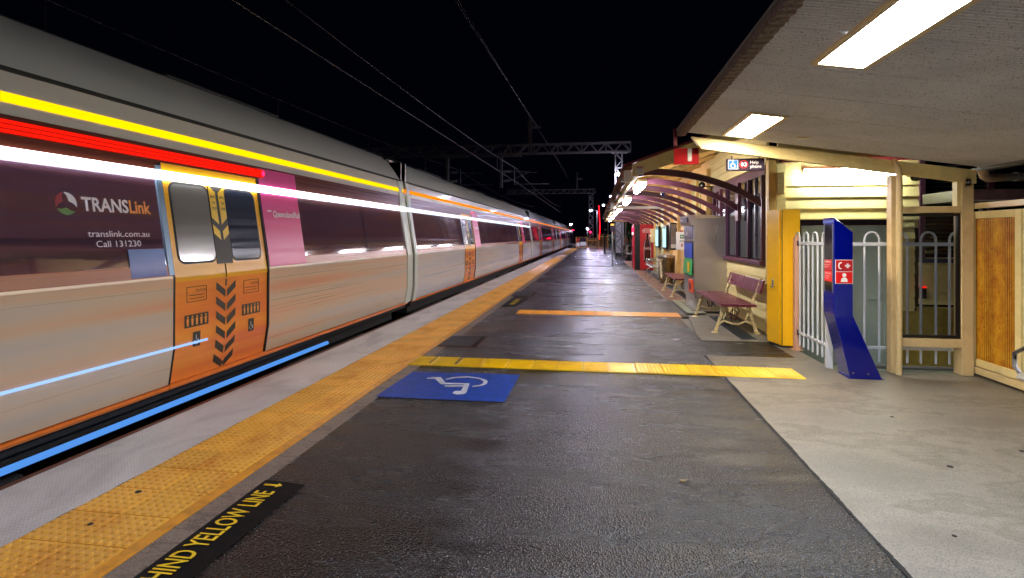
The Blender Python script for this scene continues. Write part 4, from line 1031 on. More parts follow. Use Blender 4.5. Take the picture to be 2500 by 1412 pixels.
# loudspeakers
for (y_, z_, lb) in ((12.0, 2.55, 'black horn loudspeaker on the wall under the awning'), ):
    r = thing('loudspeaker', lb, 'loudspeaker', (2.22, y_, z_))
    q = MB().lathe([(.02, .10), (.03, .06), (.07, 0), (.062, 0), (.02, .05), (0, .05)], n=20); q.v = [(a, c*1., b) for a, b, c in q.v]; q.build('horn', BLACK, r, smooth=True)
    q = MB().lathe([(.0, .03), (.018, .045), (.014, .05), (0, .052)], n=12); q.v = [(a, c, b) for a, b, c in q.v]; q.build('cone', SWHITE, r)
    MB().tube([(0, .09, 0), (.12, .09, -.02), (.25, .09, -.02)], .012, 6).build('bracket', BLACK, r)
r = thing('dome_camera', 'small white-topped blue dome camera among the awning brackets', 'security camera', (1.45, 12.2, 2.42))
MB().lathe([(0, .05), (.05, .05), (.055, 0), (.04, -.005)], n=16).build('housing', SWHITE, r, smooth=True); MB().lathe([(.045, 0), (.05, -.03), (.03, -.07), (0, -.08)], n=16).build('dome', mat('blue_dome', '141a5a', .1, Coat_Weight=1.), r, smooth=True)

# ------------------------------------------------------------ yellow cabinet
r = thing('yellow_cabinet', 'tall narrow bright yellow metal cabinet at the building corner', 'cabinet', (2.45, 7.72, 0))
pts = [(-.085, .34), (-.02, .02), (.0, -.01), (.215, -.02), (.25, .30)]
MB().prism([(-.085, .34), (-.012, .0), (.215, -.02), (.26, .33)], .03, 1.835, 'z').build('body', YCAB, r, bevel=.006)
MB().prism([(-.095, .325), (-.032, .02), (-.022, .022), (-.085, .327)], .045, 1.82, 'z').build('door', YCAB, r, bevel=.002)
MB().prism([(-.008, -.012), (.0, -.014), (.0, .0), (-.008, .002)], .04, 1.83, 'z').build('door_seam', mat('dark_yellow_seam', '6a4a00', .6), r)
MB().box(-.082, -.064, .135, .165, .80, .90).build('lock', CHROME, r, bevel=.003); MB().box(-.10, -.075, .125, .175, .79, .81).build('latch', GALVD, r)
MB().prism([(-.07, .32), (.0, .03), (.20, .0), (.24, .31)], .0, .03, 'z').build('plinth', BLACK, r)

# ------------------------------------------------------------ blue help point
r = thing('help_point', 'leaning royal blue help point with red phone labels on the concrete', 'help point', (2.6, 6.16, 0))
hx, hy = 2.6, 6.16
prof = [(2.62-hx, .006), (2.92-hx, .006), (2.645-hx, .655), (2.645-hx, 1.52), (2.465-hx, 1.675), (2.465-hx, .66)]
body = MB().prism(prof, 0, .27).build('body', BLUEK, r, bevel=.004)
MB().prism([(2.60-hx, 0), (2.94-hx, 0), (2.94-hx, .006), (2.60-hx, .006)], -.015, .285).build('base_plate', BLUEK, r)
MB().box(-.139, -.1365, .035, .235, .90, 1.60).build('black_screen', DGLASS, r)
for a in ((.028, .035, .885, 1.605), (.235, .242, .885, 1.605)): MB().box(-.143, -.136, a[0], a[1], a[2], a[3]).build('pale_trim', GALV, r)
MB().prism([(-.134, .66), (-.140, .66), (-.140, .85), (-.134, .87)], .01, .26).build('lower_ledge', BLUEK, r)
MB().prism([(-.134, 1.61), (-.141, 1.61), (-.141, 1.66), (-.134, 1.674)], .0, .27).build('hood', BLUEK, r)
for z, mm, t1_ in ((1.12, REDP, 'Help Phone'), (1.0, REDB, 'Assistance')):
    MB().box(-.1415, -.139, .04, .23, z, z+.112).build('red_label', mm, r)
    txt('lettering', t1_, SWHITE, r, (-.142, .225, z+.078), (0, -1, 0), (0, 0, 1), h=.02, w=.16)
    txt('lettering', 'press button', SWHITE, r, (-.142, .225, z+.05), (0, -1, 0), (0, 0, 1), h=.014, w=.13); txt('lettering', 'to speak', SWHITE, r, (-.142, .225, z+.028), (0, -1, 0), (0, 0, 1), h=.014, w=.10)
MB().box(-.128, .044, -.0045, -.001, .985, 1.235).build('white_label_edge', SWHITE, r)
MB().box(-.122, .038, -.0065, -.0046, 1.115, 1.23).build('red_label', REDP, r); MB().box(-.122, .038, -.0065, -.0046, .99, 1.108).build('red_label', REDB, r)
MB().box(-.035, .015, -.0085, -.0066, 1.163, 1.182).box(-.0195, -.0005, -.0087, -.0066, 1.148, 1.197).build('white_cross', SWHITE, r)
MB().tube([(-.070, -.008, 1.205), (-.088, -.008, 1.198), (-.096, -.008, 1.172), (-.088, -.008, 1.146), (-.070, -.008, 1.140)], .0075, 8).build('handset', SWHITE, r)
w = MB(); w.prism([(-.042+.020*math.cos(i*PI/8), 1.075+.020*math.sin(i*PI/8)) for i in range(16)], -.0085, -.0066); w.build('person_head', SWHITE, r)
MB().prism([(-.075, 1.005), (-.009, 1.005), (-.014, 1.035), (-.028, 1.050), (-.056, 1.050), (-.070, 1.035)], -.0085, -.0066).build('person_shoulders', SWHITE, r)
for x, z in ((.045, .06), (.19, .055)): 
    q = MB().lathe([(.011, 0), (.009, .005), (0, .006)], n=10); q.v = [(x+a, -.001-c, z+b) for a, b, c in q.v]; q.build('bolt', CHROME, r)

# ------------------------------------------------------------ benches
def heritage_bench(label, loc):
    r = thing('bench', label, 'bench', loc, 0, 'red slatted benches with cream cast legs against the wall')
    # local: x towards wall, y along; origin near corner on ground
    L = 1.68
    MB().box(-.05, .22, -.17, L+.18, .425, .462).build('seat_plank', BENCHRED, r, bevel=.008)
    MB().box(.225, .46, -.17, L+.18, .425, .458).build('seat_plank', BENCHRED, r, bevel=.008)
    MB().hexa([(.49, -.17, .62), (.525, -.17, .62), (.525, L+.18, .62), (.49, L+.18, .62)], [(.55, -.17, .82), (.585, -.17, .82), (.585, L+.18, .82), (.55, L+.18, .82)]).build('back_plank', BENCHRED, r, bevel=.008)
    def knob(path, r0, r1):
        path = [Vector(p) for p in path]; P = []; rs = []
        for i in range(len(path)-1):
            for k in range(6):
                t_ = k/6; P.append(path[i].lerp(path[i+1], t_)+Vector((math.sin(len(P)*1.9)*.004, math.cos(len(P)*1.3)*.004, 0)))
        P.append(path[-1]); n = len(P)
        for i in range(n): rs.append((r0+(r1-r0)*i/(n-1))*(1+.22*math.sin(i*2.4)))
        return P, rs
    for y_ in (0, L):
        m = MB()
        for path, a, b in (([(0.02, y_, .42), (-.0, y_, .30), (-.06, y_, .12), (-.09, y_, .02)], .022, .026), ([(.40, y_, .42), (.42, y_, .28), (.47, y_, .12), (.50, y_, .02)], .022, .026),
                           ([(.44, y_, .44), (.47, y_, .55), (.50, y_, .62), (.56, y_, .80), (.57, y_, .84)], .022, .020), ([(-.06, y_, .14), (.04, y_, .19), (.14, y_, .15), (.24, y_, .14), (.34, y_, .19), (.46, y_, .14)], .015, .015),
                           ([(0, y_, .41), (.12, y_, .415), (.25, y_, .415), (.42, y_, .41)], .016, .016), ([(.36, y_, .40), (.38, y_, .30), (.34, y_, .22)], .012, .012), ([(.03, y_, .38), (.06, y_, .30), (.02, y_, .22)], .012, .010)):
            P, rs = knob(path, a, b); m.tube(P, a, 7, rs=rs)
        for x in (-.10, .51): m.lathe([(.055, 0.004), (.055, .012), (.028, .03), (0, .035)], x, y_, 10)
        lg_ = m.build('cast_leg', IVORY, r, smooth=True); 
        q = MB(); cx, cz_ = .19, .285
        q.tube([(cx-.02+.052*math.cos(t_), y_-.006, cz_+.075*math.sin(t_)) for t_ in [i*PI/8 for i in range(17)]], .008, 6)
        q.tube([(cx-.05, y_+.004, cz_-.10), (cx-.03, y_+.004, cz_+.105), (cx+.04, y_+.004, cz_+.10), (cx+.065, y_+.004, cz_+.06), (cx+.04, y_+.004, cz_+.01), (cx-.01, y_+.004, cz_), (cx+.03, y_+.004, cz_-.02), (cx+.075, y_+.004, cz_-.10)], .008, 6)
        q.tube([(cx+.0, y_, cz_-.10), (cx+.0, y_, cz_+.10)], .006, 6)
        q.build('monogram', DARKIRON, lg_)
    return r
heritage_bench('near maroon two-plank bench with cream cast legs in front of the ticket machine', (1.90, 8.72, .006))
heritage_bench('second maroon bench partly hidden behind the ticket machine', (1.93, 13.7, .006))

# ------------------------------------------------------------ ticket machine
r = thing('ticket_machine', 'tall brushed steel ticket machine standing between the two maroon benches', 'ticket machine', (2.25, 11.3, .0))
MB().box(-.36, .42, -.12, 1.42, .0, .022).build('concrete_base', CONC, r, bevel=.004)
MB().box(-.27, .33, .02, 1.22, .022, .22).build('plinth', STEEL, r)
MB().box(-.31, .35, 0, 1.24, .22, 1.845).build('body', STEEL, r, bevel=.006)
MB().hexa([(-.37, .0, 1.70), (-.31, 0, 1.70), (-.31, 1.24, 1.70), (-.37, 1.24, 1.70)], [(-.42, .0, 1.90), (-.31, 0, 1.90), (-.31, 1.24, 1.90), (-.42, 1.24, 1.90)]).build('display_hood', STEEL, r)
MB().hexa([(-.31, .03, 1.846), (.33, .03, 1.846), (.33, 1.21, 1.846), (-.31, 1.21, 1.846)], [(-.25, .06, 1.92), (.28, .06, 1.875), (.28, 1.18, 1.875), (-.25, 1.18, 1.92)]).build('top_cover', STEEL, r)
MB().box(-.425, -.40, .15, 1.05, 1.76, 1.86).build('header_panel', PURP, r)
txt('header_lettering', 'Tickets', REDB, r, (-.427, .95, 1.785), (0, -1, 0), (0, 0, 1), h=.05)
MB().box(-.325, -.312, .10, 1.14, 1.42, 1.68).build('info_panel', mat('dark_info_panel', '55566a', .3, .3), r)
txt('panel_lettering', 'Card', SWHITE, r, (-.327, .95, 1.50), (0, -1, 0), (0, 0, 1), h=.10)
MB().box(-.322, -.312, .10, 1.14, .66, 1.38).build('recess', BLACK, r)
MB().hexa([(-.36, .15, .70), (-.325, .15, .70), (-.325, 1.1, .70), (-.36, 1.1, .70)], [(-.33, .15, 1.02), (-.323, .15, 1.02), (-.323, 1.1, 1.02), (-.33, 1.1, 1.02)]).build('green_fascia', mat('green_fascia', '3fae5e', .35), r)
MB().hexa([(-.335, .15, 1.03), (-.325, .15, 1.03), (-.325, 1.1, 1.03), (-.335, 1.1, 1.03)], [(-.328, .15, 1.34), (-.323, .15, 1.34), (-.323, 1.1, 1.34), (-.328, 1.1, 1.34)]).build('blue_fascia', mat('blue_fascia', '1f4fc0', .35), r)
q = MB().box(-.362, -.355, .3, .5, .75, .95); q.build('yellow_slot', YCAB, r)
MB().box(-.335, -.312, .12, .52, .34, .60).build('ticket_tray_surround', ORANGE, r, bevel=.005); MB().box(-.338, -.334, .22, .42, .40, .52).build('ticket_slot', BLACK, r)
MB().bar((-.15, -.003, 1.43), (.05, -.003, 1.43), .004).bar((-.05, -.003, 1.36), (-.05, -.003, 1.50), .004).build('scratch_mark', CHROME, r)
for x in (.0, .09, .17): MB().box(x, x+.014, .1, .12, 1.86, 1.895).build('vent_slot', CHROME, r)
# AED cabinet
r = thing('defibrillator_box', 'white AED box with a green heart label fixed to the wall', 'AED box', (2.38, 15.9, 1.35))
MB().box(-.11, .11, 0, .22, -.25, .25).build('case', SWHITE, r, bevel=.006); MB().box(-.03, .07, -.004, 0, .06, .17).build('green_label', SGREEN, r)
q = MB(); q.add([(.02+.030*(16*math.sin(t_)**3)/17, -.006, .118+.030*(13*math.cos(t_)-5*math.cos(2*t_)-2*math.cos(3*t_)-math.cos(4*t_))/17) for t_ in [i*PI/10 for i in range(20)]], [tuple(range(20))]); q.build('white_heart', SWHITE, r, fix=False)
txt('lettering', 'AED', BLACK, r, (.02, -.002, -.03), (1, 0, 0), (0, 0, 1), h=.05, align='C'); MB().box(.0, .04, -.004, 0, -.16, -.09).build('red_label', REDP, r); MB().box(-.02, .06, .05, .15, .25, .28).build('red_beacon', REDP, r)
# notice boards
for (y0, y1, z0, z1, mm, lb, xx) in ((17.55, 18.2, 1.05, 1.90, mat('grey_poster', '8c837b', .4), 'dark-framed poster case beside the AED box', 2.28), ):
    r = thing('poster_case', lb, 'poster case', (2.44, y0, z0))
    MB().box(-.14, .10, 0, .2, 0, z1-z0).build('frame', BLACK, r, bevel=.006); MB().box(-.12, .03, -.004, 0, .05, z1-z0-.05).build('poster', mm, r); MB().box(-.12, .03, -.006, -.0041, .06, .18).build('white_footer', SWHITE, r)
for (y0, lb) in ((19.6, 'nearer lit pale blue timetable screen on the wall past the poster case'), (22.0, 'farther lit pale blue timetable screen on the pale green wall')):
    r = thing('timetable_screen', lb, 'timetable screen', (2.46, y0, 1.45), 0, 'lit timetable screens on the station wall')
    MB().box(-.03, .05, 0, 1.0, -.42, .42).build('frame', BLACK, r); MB().box(-.034, -.03, .06, .94, -.36, .36).build('screen', L_SCREEN, r)
    q = MB()
    for k in range(5): MB().box(-.036, -.0345, .06, .94, -.26+k*.13, -.25+k*.13).build('row_line', mat('row_line_%d_%d' % (k, int(y0)), '3c6e78', .5), r)
    MB().box(-.036, -.0345, .06, .94, .29, .36).build('green_header', SGREEN, r)
# steel bin
def bin_(label, loc, s=1.):
    r = thing('litter_bin', label, 'litter bin', loc, 0, 'round steel litter bins along the wall')
    MB().lathe([(.20*s, .0), (.20*s, .03), (.17*s, .03), (.17*s, .10)], n=24).build('foot', STEEL_B, r, smooth=True)
    MB().lathe([(.24*s, .10), (.255*s, .80), (.25*s, .80)], n=28).build('barrel', STEEL_B, r, smooth=True)
    q = MB()
    for k in range(14): 
        z = .14+k*.045; rr = (.24+.015*(z-.1)/.7)*s; q.lathe([(rr, z), (rr+.008, z+.008), (rr+.008, z+.018), (rr, z+.026)], n=28)
    tag(q.build('hoop_bands', STEEL_B, r, smooth=True), kind='stuff')
    MB().lathe([(.265*s, .80), (.275*s, .84), (.26*s, .88), (.19*s, .92), (.15*s, .92), (.14*s, .86), (0, .86)], n=28).build('lid', STEEL, r, smooth=True)
bin_('round brown-grey steel litter bin beside the second bench', (2.22, 17.9, 0), 1.05)
bin_('small far litter bin beside the white cabinet', (2.05, 36.5, 0))
# curved steel seat
def steel_seat(label, loc, rz, n=4, group='curved steel platform seats'):
    r = thing('steel_seat', label, 'platform seat', loc, rz, group)
    prof = [(.0, .44), (-.03, .45), (-.05, .42), (-.035, .40)]
    L = n*.55
    def pr(): return [(-.02, .40), (-.055, .425), (-.03, .455), (.10, .44), (.32, .42), (.40, .46), (.47, .62), (.53, .80), (.55, .80), (.49, .60), (.42, .43), (.33, .395), (.10, .415)]
    for k in range(n): MB().prism(pr(), k*.55+.03, k*.55+.52).build('seat_pan', STEEL, r, smooth=True)
    for k in range(n+1):
        y_ = k*.55
        MB().tube([(.0, y_, .44), (-.04, y_, .50), (-.04, y_, .60), (.05, y_, .645), (.25, y_, .64), (.40, y_, .60)], .016, 8).build('armrest', CHROME, r, smooth=True)
    for y_ in (.28, L-.28):
        MB().tube([(-.10, y_, .01), (-.085, y_, .12), (-.01, y_, .26), (.12, y_, .36), (.28, y_, .38), (.38, y_, .30), (.42, y_, .16), (.42, y_, .01)], .018, 8).build('leg', STEEL, r, smooth=True)
    MB().tube([(.2, .05, .39), (.2, L-.05, .39)], .025, 8).build('seat_beam', STEEL, r)
    return r
steel_seat('bluish curved steel seat past the round bin in front of the drinks machine', (1.92, 18.9, .0), 0, 4)
steel_seat('far curved steel seat beyond the drinks machine near the white cabinet', (1.85, 33.8, .0), 0, 3)
steel_seat('curved steel seat whose armrest just enters the right edge of the picture', (3.16, 2.45, .003), 0, 4)
# drinks machine
r = thing('drinks_machine', 'red soft drink vending machine with a large bottle picture on its side', 'vending machine', (2.05, 24.4, 0))
MB().box(-.12, .46, 0, 1.0, .03, 1.99).build('body', REDP, r, bevel=.01)
MB().box(-.35, -.122, 0, 1.0, .03, 1.99).build('door_edge', BLACK, r, bevel=.01)
MB().box(-.40, -.352, .0, 1.0, .05, 1.99).build('front_panel', mat('vend_front', 'd01838', .25, Emission_Strength=0), r, bevel=.01)
MB().box(-.408, -.401, .1, .9, 1.65, 1.85).build('lit_logo_panel', emit('vend_light', 'ff2850', 1.5), r); MB().box(-.408, -.401, .1, .9, 1.55, 1.64).build('white_strip', emit('vend_white', 'f0e6e6', 1.2), r)
MB().box(-.34, .44, .05, .95, 0, .03).build('foot', BLACK, r)
bt = [(-.035, .62), (-.035, .60), (-.03, .52), (-.04, .44), (-.085, .30), (-.105, .16), (-.10, .05), (-.085, -.05), (-.10, -.18), (-.105, -.34), (-.09, -.50), (-.08, -.52)]
full = bt+[(-x, z) for x, z in reversed(bt)]
MB().add([(.19+x*1.5, -.005, .93+z*1.08) for x, z in full], [tuple(range(len(full)))]).build('bottle_picture', mat('bottle_brown', '4a1410', .2, var=.5, vs=4), r, fix=False)
MB().add([(.19+x*1.5, -.007, .93+z*1.08) for x, z in [(-.10, .08), (.10, .08), (.085, -.06), (-.085, -.06)]], [(0, 1, 2, 3)]).build('bottle_band', mat('band_red', '7a1014', .3), r, fix=False)
for x in (-.145, .145): MB().tube([(.19+x*.95, -.008, .45), (.19+x, -.008, .95), (.19+x*.8, -.008, 1.15), (.19+x*.4, -.008, 1.4), (.19+x*.35, -.008, 1.58)], .006, 4).build('bottle_highlight', SWHITE, r)
txt('script_lettering', 'Coca-Cola', SWHITE, r, (.19, -.009, .91), (1, 0, 0), (0, 0, 1), h=.10, w=.27, align='C')
txt('lettering', 'ICE COLD', SWHITE, r, (.19, -.003, 1.68), (1, 0, 0), (0, 0, 1), h=.085, w=.42, align='C', off=.01)
txt('lettering', 'DRINK', SWHITE, r, (.19, -.003, 1.79), (1, 0, 0), (0, 0, 1), h=.03, w=.28, align='C'); txt('lettering', 'REFRESHMENT', SWHITE, r, (.19, -.003, 1.62), (1, 0, 0), (0, 0, 1), h=.035, w=.40, align='C')
r = thing('meter_box', 'small beige meter box on the pilaster above the drinks machine', 'meter box', (2.40, 23.3, 1.5))
MB().box(-.12, .08, 0, .2, -.28, .28).build('case', CREAM2, r, bevel=.01); MB().box(-.16, -.12, .05, .15, -.05, .05).build('lock', SWHITE, r)

# ------------------------------------------------------------ far end of the platform
r = thing('white_cabinet', 'tall pale grey cabinet standing beyond the drinks machine', 'cabinet', (1.80, 42.0, 0))
MB().box(-.32, .32, 0, .5, .22, 2.55).build('body', SWHITE, r, bevel=.02); MB().box(-.26, .30, .05, .45, 0, .22).build('plinth', BLACK, r); MB().lathe([(.05, 0), (0, .01)], n=10).build('round_badge', SBLUE, r, loc=(.0, -.01, .45))
def pole_sign(label, loc, h):
    r = thing('slim_post', label, 'post', loc, 0, 'slim posts with small yellow boxes on the platform')
    MB().tube([(0, 0, 0), (0, 0, h)], .045, 10).build('pole', GALV, r, smooth=True); MB().box(-.10, .10, -.07, .07, h-.38, h-.10).build('reader_box', PURP, r, bevel=.01)
    MB().box(-.09, .09, -.075, .06, h-.10, h).build('yellow_cap', YCAB, r, bevel=.01); MB().lathe([(.10, .0), (.09, .02), (.045, .03)], n=12).build('foot', GALV, r)
pole_sign('nearer slim grey post with a small yellow-topped box on the asphalt', (.85, 27.8, 0), 2.10)
pole_sign('farther slim post with a yellow-topped box near the end fence', (.86, 48.5, 0), 2.10)
r = thing('short_post', 'plain thin grey post before the end fence', 'post', (.80, 49.2, 0)); MB().tube([(0, 0, 0), (0, 0, 1.75)], .06, 8).build('pole', GALV, r)
FY = mat('end_fence_paint', 'c2873e', .5, var=.15)
def end_fence(label, x0, x1, h, signs=False, y_=66.5):
    r = thing('picket_fence', label, 'fence', (x0, y_, 0), 0, 'yellow-lit fence sections at the platform end')
    for z in (.12, h-.22): MB().box(0, x1-x0, -.02, .02, z-.03, z+.03).build('rail', FY, r)
    pk = MB().tube([(0, 0, .05), (0, 0, h-.08), (.0, 0, h)], .02, 6).mesh('picket', FY); n = int((x1-x0)/.15)
    for i in range(n): inst('picket', pk, r, (.08+i*.15, 0, 0))
    for x in (0, x1-x0): MB().box(x-.04, x+.04, -.04, .04, 0, h+.05).build('post', FY, r)
    for i in range(n//2):
        MB().tube([(.08+i*.3+.075*(1-math.cos(t_)), 0, h-.02+.09*math.sin(t_)) for t_ in [k*PI/5 for k in range(6)]], .018, 5).build('hoop', FY, r)
    if signs:
        MB().box(.45, 1.15, -.06, -.03, .85, 1.25).build('plum_notice', PURP, r); MB().box(.50, 1.2, -.06, -.03, .35, .78).build('white_notice', SWHITE, r); MB().box(.05, .42, -.06, -.03, .25, .70).build('white_notice', SWHITE, r); MB().box(.08, .32, -.06, -.03, .75, 1.25).build('red_notice', REDP, r)
end_fence('low fence section with white and plum notices at the platform end', -2.26, -1.0, 1.32, True)
end_fence('plain low fence section at the platform end behind the lattice mast', -.96, .28, 1.2)
end_fence('taller fence section at the right of the platform end', .32, 1.5, 1.65)
MB().box(-14.0, -2.3, 66.45, 66.5, .45, .50).build('handrail_far', GALVD); tag(bpy.data.objects['handrail_far'], 'thin grey rail crossing the track beyond the platform end', 'rail')
wl = thing('orange_wall', 'low orange wall lit behind the hedge at the far right', 'wall', (4.6, 60, 0)); MB().box(-2.6, 4, 0, .2, -.1, 1.9).build('wall', mat('orange_render', 'b8743e', .7, var=.15), wl); MB().box(-2.65, 4.05, -.03, .23, 1.9, 1.98).build('coping', mat('orange_coping', 'a0653a', .7), wl)

def leafm(name, hx):
    t = NT(name); c = rgb(hx); oi = t.n('ShaderNodeNewGeometry')
    col = t.ramp(oi.outputs['Random Per Island'], [(0, dk(c, .45)), (.6, c), (1, dk(c, 1.8))]); t.bsdf(col, .5); return t.m
LF1 = leafm('shrub_leaf', '3c5a1c'); LF2 = leafm('tree_leaf', '4a6a1e'); BARK = mat('bark', '3c3126', .85, var=.3)
def shrub(label, loc, rx, ry, h, nl, m, trunk=0, name='shrub', size=.10, cat='shrub', group=None):
    r = thing(name, label, cat, loc, 0, group); b = MB()
    clumps = [(random.gauss(0, .45)*rx, random.gauss(0, .45)*ry, trunk+h*random.uniform(.12, .92), random.uniform(.25, .5)) for _ in range(14)]
    for _ in range(nl):
        c_ = random.choice(clumps); s_ = c_[3]*min(rx, h)
        p = Vector((c_[0]+random.gauss(0, .45)*s_, c_[1]+random.gauss(0, .45)*s_, c_[2]+random.gauss(0, .4)*s_))
        if p.z < .02: p.z = random.uniform(.02, .3)
        u = Vector((random.gauss(0, 1), random.gauss(0, 1), random.gauss(0, 1))).normalized(); v = u.orthogonal().normalized(); s1 = size*random.uniform(.6, 1.3)
        b.add([p-u*s1, p+v*s1*.4, p+u*s1, p-v*s1*.4], [(0, 1, 2, 3)])
    tag(b.build('foliage', m, r, fix=False), kind='stuff')
    q = MB()
    for k in range(4):
        c_ = clumps[k]; q.tube([(c_[0]*.1, c_[1]*.1, 0), (c_[0]*.5, c_[1]*.5, c_[2]*.5), (c_[0], c_[1], c_[2])], .03, 5, rs=[.05, .03, .01])
    tag(q.build('stems', BARK, r), kind='stuff')
shrub('dark green bush at the end of the platform fence', (2.1, 62, 0), .6, .8, 1.6, 2600, LF1, group=None)
shrub('bush between the thin posts and the pale grey cabinet', (1.75, 52, 0), .5, .7, 1.7, 2600, LF1)
shrub('leafy shrub behind the far litter bin', (2.9, 46, 0), .6, .7, 2.0, 2600, LF1)
shrub('green tree with leaves hanging just under the awning end', (3.1, 49, 0), .9, .9, 2.6, 4200, LF2, trunk=1.2, name='small_tree', cat='tree', size=.13)

# ------------------------------------------------------------ gantries and overhead wires
def lattice(m, a, b, w, d, n, r=.025, zig=True):
    """box truss from a to b: w across (y), d deep"""
    a = Vector(a); b = Vector(b); ax = (b-a); vert = abs(ax.normalized().z) > .9
    s1 = Vector((0, w/2, 0)); s2 = Vector((d/2, 0, 0)) if vert else Vector((0, 0, d/2))
    for i in range(n):
        p = a+ax*(i/n); q = a+ax*((i+1)/n); sg = 1 if i % 2 else -1
        for s in (1, -1):
            m.bar(p+s1*s+s2*sg, q+s1*s-s2*sg, r)
            if vert: m.bar(p+s2*s+s1*sg, q+s2*s-s1*sg, r)
        if not vert: m.bar(p-s1-s2, q+s1-s2, r*.8)
        if i % 3 == 0:
            for s in (1, -1): m.bar(p+s1*s+s2, p+s1*s-s2, r)
    return m
def chords(r, a, b, w, d, th=.06, nm='chord'):
    a = Vector(a); b = Vector(b); vert = abs((b-a).normalized().z) > .9
    s1 = Vector((0, w/2, 0)); s2 = Vector((d/2, 0, 0)) if vert else Vector((0, 0, d/2))
    for i in (1, -1):
        for j in (1, -1): MB().bar(a+s1*i+s2*j, b+s1*i+s2*j, th).build(nm, GALVD, r)
def cantilever(r, x, y_, ztop, zb, arm):
    MB().box(x-1.35, x+1.35, y_-.08, y_+.08, ztop-.06, ztop+.06).build('hanger_beam', GALVD, r)
    MB().box(x-.09, x+.09, y_-.09, y_+.09, zb, ztop-.06).build('drop_tube', GALVD, r)
    z1, z2 = ztop-1.05, zb+.18
    def ins(p, q):
        m = MB(); p = Vector(p); q = Vector(q)
        m.tube([p, q], .025, 6)
        for k in range(5): 
            c_ = p.lerp(q, .2+.15*k); d = (q-p).normalized()*.02; m.tube([c_-d, c_+d], .085, 8)
        m.build('insulator', mat('pale_insulator_%d' % (len(bpy.data.materials)), '8c8c80', .4), r)
    ins((x+.10, y_, z1), (x+.75, y_, z1)); ins((x+.10, y_, z2+.25), (x+.75, y_, z1-.55))
    MB().tube([(x+.9, y_, z1+.25), (x+.9, y_, z2+.05)], .02, 5).build('upright', GALV, r); MB().tube([(x+.75, y_, z1), (x+2.35, y_, z1-.10)], .022, 5).build('registration_arm', GALV, r)
    MB().tube([(x+.9, y_, z2+.05), (x+3.2, y_, z2+.05)], .02, 5).build('registration_arm', GALV, r); MB().tube([(x+.9, y_, z1-.5), (x+1.9, y_, z1-.05)], .014, 5).build('stay', GALV, r)
GY = 36.0
r = thing('overhead_gantry', 'near lattice steel gantry spanning the tracks from a lattice mast behind the awning', 'gantry', (1.5, GY, 0)); cx0 = 1.5
chords(r, (.0, 0, 0), (.0, 0, 6.90), .42, .42, .07, 'mast_leg'); q = MB(); lattice(q, (0, 0, 0), (0, 0, 6.85), .42, .42, 14, .04); tag(q.build('mast_bracing', GALVD, r), kind='stuff')
chords(r, (.75, 0, 7.22), (-19, 0, 7.22), .5, .58, .075); q = MB(); lattice(q, (.75, 0, 7.22), (-19, 0, 7.22), .5, .58, 38, .04); tag(q.build('beam_bracing', GALVD, r), kind='stuff')
MB().box(-.45, .55, -.3, .3, 6.84, 6.90).build('seat_plate', GALVD, r)
cantilever(r, -6.23-cx0, .3, 6.86, 4.72, 1); cantilever(r, -9.93-cx0, .3, 6.86, 4.72, 1)
MB().box(-4.25-cx0-.1, -4.25-cx0+.1, -.1, .1, 6.95, 9.25).build('feeder_post', GALVD, r); MB().box(-4.1-cx0, -3.55-cx0, -.06, .06, 8.60, 8.74).build('feeder_insulator', GALV, r)
GY2 = 84.0
r = thing('overhead_gantry', 'far lattice gantry and mast seen small behind the platform end fence', 'gantry', (-.6, GY2, 0))
chords(r, (.0, 0, 0), (.0, 0, 7.9), .5, .6, .09, 'mast_leg'); q = MB(); lattice(q, (0, 0, 0), (0, 0, 7.9), .5, .6, 13, .07); tag(q.build('mast_bracing', GALV, r), kind='stuff')
chords(r, (.6, 0, 8.3), (-13, 0, 8.3), .5, .6, .10); q = MB(); lattice(q, (.6, 0, 8.3), (-13, 0, 8.3), .5, .6, 26, .07); tag(q.build('beam_bracing', GALVD, r), kind='stuff')
MB().box(-2.2, -2.0, -.1, .1, 8.6, 11.2).build('feeder_post', GALVD, r); MB().box(-2.0, -1.3, -.06, .06, 10.1, 10.3).build('feeder_insulator', GALV, r)
MB().lathe([(0, -.12), (.12, 0), (0, .12)], n=10).build('red_signal_lamp', L_REDN, r, loc=(-.1, -.5, 2.1))
def wire(pts, rr, label, group=None):
    o = MB().tube(pts, rr, 6).build('overhead_wire', WIRE); tag(o, label, 'overhead wire', group)
def cat_pair(x, yA, drop, lbl, zc=(4.86, 5.02), rr=.013):
    r = thing('catenary_line', lbl, 'overhead line', (x, 10, 5), 0, 'catenary lines over the two tracks')
    def zc_(y_): return 4.86+.006*min(y_, 36)-.0
    def zm(y_):
        u = (y_+14)/50 if y_ < 36 else (y_-36)/48
        return 5.98-.62*4*u*(1-u)*.80 if 0 <= u <= 1 else 5.98
    ys = [-14+k*2 for k in range(50)]
    MB().tube([(0, y_-10, zc_(y_)-5) for y_ in ys], rr, 6).build('contact_wire', WIRE, r)
    MB().tube([(0, y_-10, zm(y_)-5) for y_ in ys], rr*.9, 6).build('messenger_wire', WIRE, r)
    for y_ in drop: MB().tube([(0, y_-10, zc_(y_)-5), (0, y_-10, zm(y_)-5)], .007, 5).build('dropper', WIRE, r)
cat_pair(-5.2, 0, (3, 9, 15.0, 22, 29), 'thick pair of overhead wires over the passing train')
cat_pair(-9.2, 0, (8, 14.9, 21.4, 29), 'thin pair of overhead wires over the far track', rr=.009)
wire([(-2.9, -10, 6.6), (-2.95, 12, 6.52), (-3.1, 24, 7.2), (-3.75, GY, 8.68), (-4.0, GY2, 10.2)], .011, 'lower feeder wire crossing the black sky to the gantry post', 'feeder wires')
